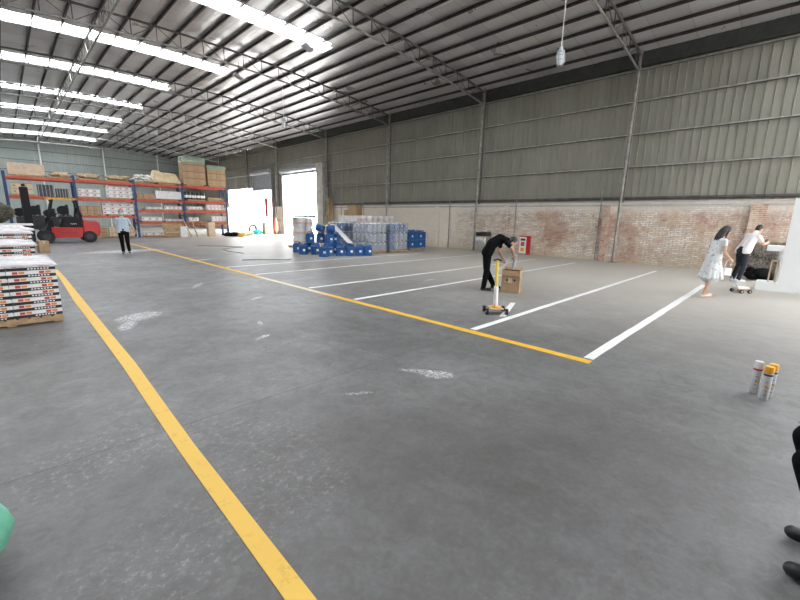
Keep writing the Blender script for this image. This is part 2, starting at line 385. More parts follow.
# right wall: brick dado with ledge, cladding above, openings D1 D2 D3, plus an unseen opening added for side light
D1=(26.95,32.5,5.05);D2=(34.6,38.3,5.35);D3=(38.6,45.2,4.25)
brick=MB()
def ribbed(m,fixed,a0,a1,z0,z1,axis='y',pitch=.25,depth=.03,sgn=-1,thick=.05):
    pts=[];a=a0;u=a0
    prof=[(0,0),(.44,0),(.47,1),(.53,1),(.56,0)]
    while u<a1-1e-6:
        for t,h in prof:
            q=u+t*pitch/.60*.6
            if q<=a1:pts.append((q,h*depth))
        u+=pitch
    pts.append((a1,0))
    vs=[]
    for q,h in pts:
        for z in (z0,z1):
            vs.append((fixed+sgn*h,q,z) if axis=='y' else (q,fixed+sgn*h,z))
    for q,h in (pts[0],pts[-1]):
        pass
    n=len(pts)
    m.add(vs,[(2*i,2*i+1,2*i+3,2*i+2) for i in range(n-1)])
    b=(fixed+.06) if axis=='y' else fixed+.06
    if axis=='y': m.box(fixed+.04,fixed+.09,a0,a1,z0,z1)
    else: m.box(a0,a1,fixed+.04,fixed+.09,z0,z1)
brick.box(18.0,18.3,YB,-10,0,2.42);brick.box(18.0,18.3,-3.2,D1[0]-.95,0,2.42);brick.box(18.0,18.3,D1[1]+.2,D2[0]-.2,0,2.42);brick.box(18.0,18.3,D3[1],YF,0,2.42)
struct(brick.build('wall_right',M['brick']))
led=MB();led.box(17.95,18.3,-3.2,D1[0]-.95,2.42,2.47);led.box(17.965,18.3,-3.2,D1[0]-.95,2.27,2.34)
yy=YB
struct(led.build('trim_1',M['concrete']))
for i,(y,w) in enumerate(((.98,.42),(5.72,.24),(10.4,.3),(14.9,.3))):
    struct(MB().box(17.90,18.0,y-w/2,y+w/2,0,2.30).build('trim_%d'%(i+2),M['barebrick'] if i<2 else M['brick']))
cl=MB()
ribbed(cl,18.12,YB,-10,2.4,8.2)
ribbed(cl,18.12,-10,-3.2,5.2,8.2)  # cladding above the unseen opening added to light the right floor
ribbed(cl,18.12,-3.2,D1[0]-1.0,2.47,8.2)
ribbed(cl,18.12,D1[0]-1.0,D1[0]+0,2.4,8.2)
ribbed(cl,18.12,D1[0],D1[1],5.70,8.2)
ribbed(cl,18.12,D1[1],D2[0],0,8.2)
ribbed(cl,18.12,D2[0],D2[1],5.3,8.2)
ribbed(cl,18.12,D2[1],D3[0],0,8.2)
ribbed(cl,18.12,D3[0],D3[1],D3[2],7.93)
ribbed(cl,18.12,D3[1],YF,2.4,8.0)
struct(cl.build('wall_right_upper',M['sheet']))
struct(MB().box(17.92,18.06,YB,34.0,7.42,8.1).build('trim_8',M['trimdark']))
# far wall, left wall, back wall
fw=MB();ribbed(fw,YF,XL,XW+.3,0,8.95,'x',.25,.03,-1);struct(fw.build('wall_far',M['farsheet']))
lw=MB();lw.box(XL-.2,XL,YB,YF,0,8.6)
struct(lw.build('wall_left',M['sheet']))
bw=MB();bw.box(XL,6,YB-.2,YB,0,9.1).box(14,18.3,YB-.2,YB,0,9.1).box(6,14,YB-.2,YB,5.0,9.1)
struct(bw.build('wall_back',M['sheet']))
# painted lines on the floor
def strip(name,pts,mt,label,cat='floor line',group=None,z=.004):
    # pts: list of (left xy, right xy)
    m=MB();n=len(pts)
    vs=[(*a,z) for a,b in pts]+[(*b,z) for a,b in pts]+[(*a,-.005) for a,b in pts]+[(*b,-.005) for a,b in pts]
    fs=[(i,n+i,n+i+1,i+1) for i in range(n-1)]+[(i,i+1,2*n+i+1,2*n+i) for i in range(n-1)]+[(n+i+1,n+i,3*n+i,3*n+i+1) for i in range(n-1)]
    m.add(vs,fs);o=m.build(name,mt);return tag(o,label,cat,group)
def jag(a,b,x0,x1,step=.35,amp=.006,along='y'):
    n=max(2,int(abs(b-a)/step));r=random.Random(int(x0*100));out=[]
    for i in range(n+1):
        t=a+(b-a)*i/n
        if along=='y': out.append(((x0+r.uniform(-amp,amp),t),(x1+r.uniform(-amp,amp),t)))
        else: out.append(((t,x0+r.uniform(-amp,amp)),(t,x1+r.uniform(-amp,amp))))
    return out
L=jag(-2,10.4,.655,.775);L=[((.60,-2),(.70,-2)),((.645,1.2),(.745,1.2)),((.66,2.8),(.765,2.8)),((.685,3.9),(.80,3.9)),((.71,4.9),(.835,4.9)),((.725,6.4),(.85,6.4)),((.745,9.3),(.885,9.3)),((.79,11.2),(.91,11.2)),((.82,12.7),(.93,12.7)),((.83,14.6),(.93,14.6))]
strip('painted_line',L,M['yellow2'],'broad yellow line running from the front beside the stacked cartons on the left')
strip('painted_line',jag(1.46,26,4.61,4.74),M['yellow'],'long yellow line at the foot of the white bay lines, mid hall')
for y,x1,w,lb in ((1.53,13.3,.115,'white bay line nearest the woman in the floral dress'),(3.2,15.8,.10,'white bay line starting just behind the small paint cart'),(6.05,16,.10,'white bay line passing behind the bending man and his carton'),(7.72,16,.09,'white bay line that meets the yellow line in its worn pale stretch'),(10.45,16.3,.09,'white bay line running in front of the pallet of wrapped jerry cans'),(12.45,14,.09,'farthest white bay line, running right under the heap of blue jerry cans')):
    strip('painted_line',jag(4.79,x1,y-w/2,y+w/2,along='x'),M['white'],lb)
strip('painted_line',[((5.80,3.36),(5.88,3.28)),((7.0,3.82),(7.06,3.74))],M['white'],'short slanting white stroke between the paint cart and the carton')
# ------------------------------------------------------------------ trusses, purlins, posts, rails
ORD=['first','second','third','fourth','fifth','sixth','seventh','eighth','ninth','tenth','eleventh','twelfth','thirteenth','fourteenth','fifteenth','sixteenth','seventeenth','eighteenth','nineteenth','twentieth','twenty-first','twenty-second','twenty-third','twenty-fourth','twenty-fifth','twenty-sixth','twenty-seventh','twenty-eighth']
def truss():
    t=thing('roof_truss','','roof truss',group='roof trusses across the hall')
    xs=[XL+.3+i*.5 for i in range(int((17.85-XL-.3)/.5)+1)]+[17.85]
    MB().tube([(x,0,zc(x)) for x in xs],.045,8).build('top_chord',M['steel'],t)
    xs2=[x for x in xs]
    MB().tube([(x,0,zb(x)) for x in xs2],.04,8).build('bottom_chord',M['steellight'],t)
    for i,x in enumerate(PX):
        if x>17.7 or x<XL+.3: continue
        MB().tube([(x,0,zb(x)),(x,0,zc(x))],.018,6).build('web_bar',M['steel'],t)
        x2=x+.86
        if x2<17.8:
            a,b=((x,zb(x)),(x2,zc(x2))) if i%2 else ((x,zc(x)),(x2,zb(x2)))
            MB().tube([(a[0],0,a[1]),(b[0],0,b[1])],.014,6).build('web_bar',M['steel'],t)
    return t
tp=Proto(truss())
for k,y in enumerate(TY):
    tp.put((0,y,0),0,'arched steel lattice roof truss, %s one counted from the camera'%ORD[k])
pm=MB()
for y0,y1 in ((YB,YF),):
    # C section
    pm.box(-.025,.025,y0,y1,0,.010).box(-.025,-.015,y0,y1,0,.10).box(-.025,.025,y0,y1,.09,.10)
pr=None
for k,x in enumerate(reversed(PX)):
    lb='dark steel purlin under the roof, %s out from the right-hand wall'%ORD[k]
    if pr is None: pr=pm.build('roof_purlin',M['purlin']);o=pr
    else: o=pr.copy();COL.objects.link(o)
    o.location=(x,0,zc(x)+.05);o.rotation_euler=(0,math.atan(.0136*(x-6)),0);tag(o,lb,'purlin','purlins along the roof')
# lengthwise lattice beam near the middle
t=thing('lattice_beam','long steel lattice beam running lengthwise under the skylight strips','lattice beam',(3.45,0,0))
MB().tube([(.0,5.2,8.05),(0,55,8.05)],.04).build('bottom_chord',M['steellight'],t)
MB().tube([(0,5.2,8.62),(0,55,8.62)],.035).build('top_chord',M['steel'],t)
for i in range(56):
    y=5.3+i*.88
    MB().tube([(0,y,8.05),(0,y+.44,8.62),(0,y+.88,8.05)],.014,6).build('web_bar',M['steellight'],t)
# posts on the right wall
def wpost():
    t=thing('wall_post','','steel post',group='lattice posts along the right wall')
    MB().tube([(-.32,0,0),(-.30,0,2.6),(-.22,0,6.0),(-.16,0,7.5),(-.12,0,8.0)],.055,10).build('front_pipe',M['post'],t)
    MB().tube([(.0,0,2.42),(.0,0,8.1)],.035,8).build('rear_pipe',M['steel'],t)
    MB().box(-.45,-.15,-.15,.15,0,.02).build('foot_plate',M['post'],t)
    for z in (2.7,3.3,3.95,4.6,5.2,5.8,6.4,7.0,7.5):
        MB().tube([(-.30+(z-2.6)*.028,0,z),(0,0,z)],.016,6).build('rung',M['steel'],t)
    return t
wp=Proto(wpost())
for k,y in enumerate(TY[:4]):
    wp.put((17.95,y,0),0,['steel wall post leaning in brick bay nearest the three people at right','steel wall post beside the stainless bin','steel wall post behind the wrapped pallets of jerry cans','steel wall post next to the big open doorway'][k])
for k,y in enumerate((33.4,39.5,46.4,53.2)):
    wp.put((17.95,y,0),0,['steel wall post between the two doorways','steel wall post past the half-lowered shutter','steel wall post at the far end of the glaring opening','farthest steel wall post by the far wall'][k])
# rails
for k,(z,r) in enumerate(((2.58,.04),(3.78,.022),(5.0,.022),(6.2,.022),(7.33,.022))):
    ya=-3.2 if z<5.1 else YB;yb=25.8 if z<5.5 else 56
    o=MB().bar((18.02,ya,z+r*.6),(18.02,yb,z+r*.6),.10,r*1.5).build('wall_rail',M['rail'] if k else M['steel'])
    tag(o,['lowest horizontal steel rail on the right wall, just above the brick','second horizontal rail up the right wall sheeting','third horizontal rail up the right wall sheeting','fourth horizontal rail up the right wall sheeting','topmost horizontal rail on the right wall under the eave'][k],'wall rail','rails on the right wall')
    MB().bar((18.06,ya,z-r*.5),(18.06,yb,z-r*.5),.04,r*1.4).build('rail_shade_line',M['steel'],o)  # dark bar painted in as the shadow line beneath the rail
for k,z in enumerate((5.6,6.6,7.6)):
    tag(MB().bar((XL,YF-.06,z),(XW,YF-.06,z+.0),.05,.05).build('wall_rail',M['steel']),'%s horizontal rail on the pale far wall, counted from the top'%['third','second','first'][k],'wall rail','rails on the far wall')
for k,x in enumerate((3.6,8.9,14.2)):
    tag(MB().tube([(x,YF-.14,0),(x,YF-.14,8.6)],.07,8).build('wall_post',M['whiteplastic']),'pale slim post on the far wall, %s'%['behind the left rack bays','behind the middle of the racks','nearest the doorways'][k],'post','pale posts on the far wall')
# conduits on brick wall
for k,(y,z1) in enumerate(((5.98,2.9),(14.0,2.6),(9.9,2.6))):
    t=MB().tube([(17.93,y,0),(17.96,y,z1)],.022,8).build('conduit_pipe',M['steellight'])
    tag(t,['thin rusty conduit climbing the brick left of the nearest post','thin conduit on the plastered wall right of the blue jerry cans','conduit on the brick behind the bending man'][k],'pipe')
# ------------------------------------------------------------------ doors on the right wall
def shutter(idx,y0,y1,ztop,zbot):
    t=bpy.data.objects.new('door_%d'%idx,None);COL.objects.link(t);t['kind']='structure'
    MB().lathe([(.22,y0-.1),(.22,y1+.1)],(17.75,0,ztop+.1),18,Matrix(((1,0,0),(0,0,1),(0,1,0)))).build('roller_housing',M['greymetal'],t)
    if zbot<ztop:
        m=MB();n=int((ztop-zbot)/.09)
        for i in range(n): z=zbot+i*.09; m.box(17.93,17.955 if i%2 else 17.965,y0,y1,z,z+.0905)
        m.build('shutter',M['greymetal'],t)
    for y in (y0-.06,y1+.06): MB().box(17.80,18.22,y-.07,y+.07,0,ztop+.12).build('guide_rail',M['greymetal'],t)
    return t
shutter(1,D1[0],D1[1],5.3,5.02);shutter(2,D2[0],D2[1],5.45,3.95)
struct(MB().box(17.55,18.0,D1[0]-1.0,D1[0]-.15,0,5.6).build('trim_10',M['concrete']))
tag(MB().tube([(17.7,38.4,3.75),(17.7,45.1,3.75)],.035).tube([(17.7,38.5,3.75),(17.7,38.5,5.4)],.03).tube([(17.7,42,3.75),(17.7,42,5.4)],.03).tube([(17.7,38.5,5.4),(17.7,45,5.4)],.03).build('pipe_frame',M['greymetal']),'grey pipe frame hanging over the glaring opening beside the racks','pipe frame')
# ------------------------------------------------------------------ pendant lamps
def lampf():
    t=thing('pendant_lamp','','lamp',group='hanging lamps')
    MB().tube([(0,0,.42),(.01,0,2.0)],.012,6).build('cord',M['whiteplastic'],t)
    MB().lathe([(.02,.43),(.05,.42),(.055,.36),(.095,.34),(.10,.30),(.03,.295)],n=16).build('cap',M['greymetal'],t)
    MB().lathe([(.075,.30),(.085,.2),(.085,.09),(.06,.02),(.01,0)],n=16).build('glass_globe',mat('lamp_glass',(.75,.78,.80),.15,0,0),t)
    c=MB()
    for k in range(6):
        a=k*PI/3;c.tube([(.095*math.cos(a),.095*math.sin(a),.31),(.115*math.cos(a),.115*math.sin(a),.1),(.06*math.cos(a),.06*math.sin(a),-.03)],.009,5)
    for z in (.22,.11): c.tube([(.113*math.cos(k*PI/8),.113*math.sin(k*PI/8),z) for k in range(17)],.009,5,False)
    c.build('wire_cage',M['greymetal'],t);return t
lp=Proto(lampf())
lp.put((11.08,5.16,5.70),0,'caged glass lamp hanging on a long cord nearest the camera')
lp.put((10.6,18.95,5.95),0,'caged glass lamp hanging on a cord before the open doorway')
for k,(x,y,z,lb) in enumerate(((9.3,14.6,8.05,'small grey floodlight under the glowing skylight strip'),(8.7,19.6,7.95,'small grey floodlight tucked beside the second skylight strip'))):
    t=thing('floodlight',lb,'floodlight',(x,y,z))
    MB().obox((0,0,0),(.42,.3,.10),Matrix.Rotation(.4,3,'Y')).build('housing',M['greymetal'],t,.02)
    MB().tube([(0,0,.04),(.05,0,.6)],.015,6).build('bracket',M['machine'],t)
# ------------------------------------------------------------------ pallets
def pallet(mt='wood',w=1.1,d=1.1,h=.11):
    t=thing('wooden_pallet','','pallet')
    for i in range(9):
        x=-w/2+ (w-.1)*i/8;MB().box(x,x+.1,-d/2,d/2,h-.02,h).build('deck_board',M[mt],t)
    for y in (-d/2,-.05,d/2-.1): MB().box(-w/2,w/2,y,y+.1,.02,h-.02).build('stringer',M[mt],t)
    for x in (-w/2,-.05,w/2-.1): MB().box(x,x+.1,-d/2+.01,d/2-.01,0,.02).build('bottom_board',M[mt],t)
    return t
PAL=Proto(pallet())
# ------------------------------------------------------------------ carton stack at left
def tilecarton():
    t=thing('tile_carton','','carton')
    w,d,h=.524,.56,.094
    MB().box(0,w-.004,0,d-.004,.042,h).build('carton_lid',M['whitebox'],t)
    MB().box(.003,w-.006,.003,d-.006,0,.042).build('carton_base',M['black'],t)
    [MB().box(x,x+.055,-.004,.0,.050,.084).build('red_print',M['redlogo'],t) for x in (.06,.34)]
    [MB().box(x,x+.06,-.004,.0,.051,.083).build('orange_print',M['oralogo'],t) for x in (.125,.405)]
    m=MB()
    for i in range(7): m.box(.22+i*.034,.242+i*.034,-.004,.004,.014,.030)
    m.build('white_print',M['paper'],t)
    MB().box(w-.004,w,.08,.16,.036,.075).box(w-.004,w,.36,.44,.036,.075).build('side_print',M['redlogo'],t)
    return t
TC=Proto(tilecarton())
def cstack(x1,y0,layers,cols,rows,desc,z0=.11,rz=.03):
    rr=random.Random(layers*7+cols)
    for L in range(layers):
        for i in range(cols):
            for j in range(rows):
                x=x1-(i+1)*.525+(L%3-1)*.004;y=y0+j*.565
                lb='flat white printed carton, %s layer from top, %s'%(ORD[layers-1-L],desc)
                TC.put((x-L*.001,y+rr.uniform(-.006,.006),z0+L*.0965),rr.uniform(-.008,.008),lb,'cartons '+desc)
PAL.put((-.09,8.17,0),0,'wooden pallet under the nearest carton stack at left')
cstack(.475,7.62,8,2,2,'nearest stack at left')
# crumpled wrap on top
def sheet_blob(name,x0,x1,y0,y1,z,h,mt,label,cat,drop=.05,seed=1,nx=24,ny=24):
    rr=random.Random(seed);m=MB();vs=[]
    ph=[(rr.uniform(2,9),rr.uniform(2,9),rr.uniform(0,6),rr.uniform(.2,1)) for _ in range(8)]
    for i in range(nx+1):
        for j in range(ny+1):
            u=i/nx;v=j/ny;edge=min(u,1-u,v,1-v)
            hh=sum(a[3]*math.sin(a[0]*u*3+a[1]*v*3+a[2]) for a in ph)/4
            zz=z+h*max(0,(.45+.5*hh))*min(1,edge*6)+.004-(drop if edge<=0 else 0)
            vs.append((x0+(x1-x0)*u,y0+(y1-y0)*v,zz))
    m.add(vs,[(i*(ny+1)+j,(i+1)*(ny+1)+j,(i+1)*(ny+1)+j+1,i*(ny+1)+j+1) for i in range(nx) for j in range(ny)],True)
    o=m.build(name,mt);s=o.modifiers.new('s','SOLIDIFY');s.thickness=.004;s.offset=1
    return tag(o,label,cat)
sheet_blob('plastic_wrap',-.60,.49,7.60,8.80,.892,.035,M['wrapclear'],'crumpled clear wrap over the nearest carton stack','plastic wrap',.05,4)
PAL.put((-.2,11.2,0),0,'wooden pallet under the second carton stack at left')
cstack(.40,10.7,9,2,2,'second stack at left')
sheet_blob('plastic_wrap',-.70,.44,10.68,11.85,.985,.05,M['wrapclear'],'crumpled clear wrap on the second carton stack','plastic wrap',.05,5)
PAL.put((-.1,14.6,0),0,'wooden pallet under the third carton stack at left')
cstack(.50,14.1,10,2,2,'third stack at left')
sheet_blob('plastic_wrap',-.6,.54,14.08,15.3,1.08,.08,M['wrapclear'],'crumpled clear wrap on the third carton stack','plastic wrap',.05,6)
PAL.put((.1,18.2,0),0,'wooden pallet under the farthest carton stack at left')
cstack(.62,17.7,8,2,2,'farthest stack at left')
def cbox(name,label,c,size,rz=0,mt='card',group=None,cat='carton',tape=True,tm='card2'):
    t=thing(name,label,cat,(c[0],c[1],c[2]),rz,group);w,d,h=size
    MB().box(-w/2,w/2,-d/2,d/2,0,h).build('carton_body',M[mt],t,.006)
    if tape: MB().box(-.03,.03,-d/2-.002,d/2+.002,h-.10,h+.002).build('packing_tape',M[tm],t)
    return t
cbox('cardboard_box','worn brown box on the floor before the forklift',(1.02,21.0,0),(.32,.34,.46),.2,'card')
# sack heap on the farthest stack
def blob(name,prims,mt,parent=None,voxel=.02,smooth=2,fac=.5):
    m=MB();prims(m) if callable(prims) else [getattr(m,p[0])(*p[1:]) for p in prims]
    o=m.build(name,mt,parent)
    r=o.modifiers.new('r','REMESH');r.mode='VOXEL';r.voxel_size=voxel;r.use_smooth_shade=True
    if smooth: s=o.modifiers.new('s','SMOOTH');s.iterations=smooth;s.factor=fac
    bpy.context.view_layer.update()
    dg=bpy.context.evaluated_depsgraph_get();me=bpy.data.meshes.new_from_object(o.evaluated_get(dg))
    me.name=name;o.modifiers.clear();o.data=me
    me.polygons.foreach_set('use_smooth',[True]*len(me.polygons))
    return o
def lump(name,c,size,mt,label,cat,seed=1,n=9,group=None,voxel=.05,parent=None):
    rr=random.Random(seed);pr=[('ell',(0,0,size[2]*.45),(size[0]*.40,size[1]*.40,size[2]*.45))]
    for i in range(n):
        pr.append(('ell',(rr.uniform(-.38,.38)*size[0],rr.uniform(-.38,.38)*size[1],rr.uniform(.15,.75)*size[2]),(size[0]*rr.uniform(.12,.24),size[1]*rr.uniform(.12,.26),size[2]*rr.uniform(.15,.28))))
    o=blob(name,pr,mt,parent,voxel,2);o.location=c
    return tag(o,label,cat,group) if label else o
lump('white_tarp',(.2,18.3,.885),(.95,1.0,.30),M['bag'],'rumpled pale tarp heaped on the farthest carton stack at left','tarp',5,14,voxel=.03)
# table with dark bundle at left, behind
t=thing('work_table','pale table top carrying the dark bundle at the left edge','table',(.05,24.2,0))
MB().box(-1.2,.9,-.5,.5,.98,1.05).build('table_top',M['whiteplastic'],t)
for x in (-1.1,.8):
    for y in (-.4,.4): MB().box(x-.03,x+.03,y-.03,y+.03,0,.98).build('leg',M['machine'],t)
lump('dark_bundle',(-.15,24.2,1.05),(1.25,1.0,1.05),mat('dark_netting',(.075,.07,.05),.95,0,.5,14,.8),'large dark bundle of netting on the pale table at the left edge','bundle',9,18,voxel=.05)
# ------------------------------------------------------------------ racks
RX=[.38,3.36,6.42,9.32,12.34];RY0,RY1=31.2,32.3
t=rack=thing('pallet_rack','long pallet rack with blue uprights and orange beams against the far end','rack',(0,0,0))
for i,x in enumerate(RX):
    for y in (RY0,RY1): MB().box(x-.065,x+.065,y-.04,y+.04,0,3.75 if i<4 else 3.6).build('upright',M['bluerack'],t)
    m=MB();z=.3
    while z<3.4: m.bar((x,RY0,z),(x,RY1,z+.5),.03,.03);m.bar((x,RY1,z+.5),(x,RY0,z+.6),.03,.03);z+=.65
    m.build('upright_bracing',M['bluerack'],t)
LV={0:[2.36,3.42],1:[1.32,2.36,3.44],2:[.93,1.72,2.42,3.46],3:[.93,1.76,2.47,3.52]}
for b,zs in LV.items():
    for z in zs:
        for y in (RY0-.045,RY1+.045): MB().box(RX[b]+.055,RX[b+1]-.055,y-.025,y+.025,z-.07,z+.07).build('beam',M['orange'],t)
        m=MB()
        for k in range(4): x=RX[b]+.35+k*(RX[b+1]-RX[b]-.7)/3; m.box(x-.04,x+.04,RY0-.02,RY1+.02,z+.03,z+.07)
        m.build('cross_bar',M['orange'],t)
MB().box(RX[0]+.06,RX[1]-.06,RY0+.1,RY1-.1,.55,.62).build('cross_shelf',M['machine'],t)
# goods
def gcarton(mt):
    t=thing('carton','','carton');w,d,h=.38,.42,.24
    MB().box(-w/2,w/2,-d/2,d/2,0,h).build('carton_body',M[mt],t)
    MB().box(-w/2+.05,-w/2+.15,-d/2-.004,-d/2,h*.3,h*.6).build('carton_print',M['redlogo'] if mt=='whitebox' else M['wood'],t)
    MB().box(-w/2+.02,w/2-.02,-d/2-.003,-d/2,h*.86,h*.92).build('carton_seam',M['machine'],t);return t
GW=Proto(gcarton('whitebox'));GB=Proto(gcarton('card'));GP=Proto(gcarton('card2'))
SPAL=Proto(pallet('wood',1.15,1.0,.11))
def load(x0,x1,z,proto,nx,nz,desc,sz=1.0,pal=True,szz=1.0,jit=.01):
    rr=random.Random(int(x0*31+z*7));zz=z+.07
    if pal:
        n=max(1,round((x1-x0)/1.3))
        for i in range(n):
            SPAL.put((x0+(x1-x0)*(i+.5)/n,31.7,zz),0,'pallet carrying goods, %s'%desc,'pallets, '+desc)
        zz+=.11
    w=(x1-x0)/nx
    for L in range(nz):
        for i in range(nx):
            if L==nz-1 and nz>1 and rr.random()<.12: continue
            o=proto.put((x0+w*(i+.5),31.48+rr.uniform(-.01,.02),zz+L*.24*szz),rr.uniform(-.02,.02),'%s carton %s'%({GW:'white',GB:'brown',GP:'pale'}[proto],desc),'cartons '+desc)
            o.scale=(w*.96/.38,.85,szz*.97)
UP='rack bay'
B1='second rack bay';B2='third rack bay'
load(3.5,4.6,2.36,GW,3,2,'on the second shelf down, '+B1)
load(4.9,6.3,2.36,GW,4,3,'in tidy rows on the second shelf, right half of '+B1)
load(4.6,6.3,1.32,GW,4,3,'on the low shelf of the %s'%B1)
load(3.5,4.5,1.32,GB,3,2,'on the low shelf beside the second upright')
load(7.0,8.0,1.72,GW,3,1,'on the middle shelf, %s'%B2,szz=.6)
load(8.1,9.2,1.72,GW,4,1,'on the middle shelf near the fourth upright',szz=1.)
load(9.6,10.6,1.76,GW,4,1,'on the middle shelf just right of the fourth upright',szz=.9)
load(10.9,12.2,1.76,GW,5,2,'on the middle shelf at the right end',szz=.85)
load(6.65,7.9,.93,GW,3,1,'low down in the %s'%B2,szz=1.1)
load(8.1,9.2,.93,GW,3,1,'low down beside the fourth upright',szz=.5)
load(9.6,10.3,.93,GW,3,1,'on the lowest shelf by the fourth upright',szz=1.2)
load(11.2,12.2,.93,GW,4,2,'on the lowest shelf at the right end',szz=.8)
load(6.7,8.1,0-.07,GW,3,1,'on the floor under the %s'%B2,szz=1.)
load(4.8,6.2,0-.07,GP,3,2,'on the floor under the '+B1,szz=1.1)
load(3.9,4.7,0-.07,GB,3,2,'on the floor behind the forklift tail',szz=1.1)
load(.6,1.5,2.36,GP,2,2,'on the second shelf of the leftmost bay',szz=1.3)
# dark crates leftmost bay
for k,(x,w,h) in enumerate(((2.05,.70,.68),(2.78,.55,.5))):
    t=thing('equipment_crate',['larger','smaller'][k]+' dark wire crate on the second shelf above the forklift','crate',(x,31.6,2.43))
    MB().box(-w/2,w/2,-.35,.35,0,h).build('crate_body',M['machine'],t)
    for i in range(5): MB().box(-w/2+.02+i*(w-.06)/4,-w/2+.04+i*(w-.06)/4,-.37,-.35,0,h).build('crate_bar',M['greymetal'],t)
rr=random.Random(33)
for k,(x,z,w,h) in enumerate(((.85,0,.5,1.2),(1.5,0,.6,1.35),(2.15,0,.62,1.15),(2.8,0,.55,1.4))):
    t=thing('engine_unit','black %s engine unit on the rack shelf behind the forklift, %s from the left'%(['squat','tall','broad','upright'][k],ORD[k]),'engine',(x,31.75,.62),rr.uniform(-.1,.1))
    MB().box(-w/2,w/2,-.3,.3,0,h*.55).build('engine_block',M['machine'],t,.02)
    MB().tube([(-w*.2,-.34,h*.75),(-w*.2,.2,h*.75)],h*.2,12).build('drum',M['forkblack'],t)
    MB().tube([(w*.22,0,h*.5),(w*.22,0,h)],.07,10).tube([(w*.22,0,h*.95),(-w*.2,.1,h*.9)],.04,8).build('pipe',M['machine'],t)
    MB().tube([(w*.1,-.33,h*.3),(w*.1,-.30,h*.3)],.10,14).build('pulley',M['machine'],t)
# top of racks
SPAL.put((1.4,31.7,3.49),0,'pallet on the top shelf under the big pinkish box');SPAL.put((2.75,31.7,3.49),0,'pallet on the top shelf at the second upright')
cbox('long_box','long pinkish brown box on top of the rack at far left',(1.35,31.7,3.60),(1.55,.8,.62),0,'card2')
for k in range(5):
    x=2.5+k*.2
lump('sack_heap',(2.8,31.7,3.60),(.95,.8,.34),M['brownsack'],'brown sacks on the rack top just left of the second upright','sacks',31,14,voxel=.03)
for k,(x,w) in enumerate(((4.2,1.2),(5.6,1.3))):
    SPAL.put((x,31.7,3.51),0,'top-shelf pallet under brown bundles, %s'%['left','right'][k])
    lump('bundle_heap',(x,31.7,3.62),(w,.8,.36),M['brownsack'],['brown wrapped bundles on the rack top right of the second upright','brown wrapped bundles on the rack top left of the third upright'][k],'bundles',41+k,20,voxel=.03)
SPAL.put((6.95,31.7,3.53),0,'top-shelf pallet under the white sacks');SPAL.put((8.4,31.7,3.53),0,'top-shelf pallet under the beige cover')
rr=random.Random(5)
sk=None
for k in range(16):
    L=k//6;x=6.55+ (k%6)*.2+L*.08;z=3.66+L*.15
    if sk is None:
        sk=blob('white_sack',[('ell',(0,0,0),(.20,.30,.075)),('ell',(.05,.05,.03),(.12,.2,.07)),('ell',(-.08,-.1,.02),(.1,.12,.07))],M['bag'],None,.02,1);o=sk
    else: o=sk.copy();COL.objects.link(o)
    o.location=(x,31.55+rr.uniform(-.05,.05),z+.06);o.rotation_euler=(rr.uniform(-.2,.2),rr.uniform(-.3,.3),rr.uniform(-.5,.5))
    tag(o,'small white sack in the heap on top of the rack','sack','white sacks on the rack top')
def cov():
    m=MB();vs=[];nx,ny=26,12;rr=random.Random(8)
    for i in range(nx+1):
        for j in range(ny+1):
            u=i/nx;v=j/ny;e=min(v*5,(1-v)*5,1)*min(u*9,(1-u)*5,1)
            vs.append((-.95+1.9*u,-.52+1.04*v,.03+e*(.80-.28*u+.08*math.sin(9*u+3*v)+.05*math.sin(21*u+7*v)+.02*rr.random())))
    m.add(vs,[(i*(ny+1)+j,(i+1)*(ny+1)+j,(i+1)*(ny+1)+j+1,i*(ny+1)+j+1) for i in range(nx) for j in range(ny)],True)
    o=m.build('canvas_cover',M['beige']);o.modifiers.new('s','SOLIDIFY').thickness=.01;return o
o=cov();o.location=(8.45,31.68,3.64);tag(o,'beige canvas cover over a load on top of the rack','cover')
# big carton stacks top right
rr=random.Random(9)
SPAL.put((10.2,31.7,3.59),0,'top-shelf pallet under the taller stack of brown cartons');SPAL.put((11.75,31.7,3.59),0,'top-shelf pallet under the lower stack of brown cartons')
bigb=GB
for zz in range(4):
    for i in range(2):
        o=GB.put((9.83+i*.76,31.6,3.70+zz*.46),0,'brown carton in the taller wrapped stack on the rack top','taller carton stack on the rack top');o.scale=(1.98,1.9,1.9)
for zz in range(3):
    for i in range(2):
        o=GB.put((11.43+i*.64,31.6,3.70+zz*.46),0,'brown carton in the lower stack at the right end of the rack top','lower carton stack on the rack top');o.scale=(1.66,1.9,1.9)
def film(x0,x1,z0,z1,lb):
    m=MB().box(x0,x1,31.14,32.06,z0,z1);o=m.build('stretch_film',wrap_mat('green_film',(.35,.55,.47),.45));return tag(o,lb,'stretch film')
film(9.43,10.98,5.16,5.60,'greenish film round the top of the taller carton stack')
film(11.08,12.42,4.86,5.13,'greenish film round the top of the lower carton stack')
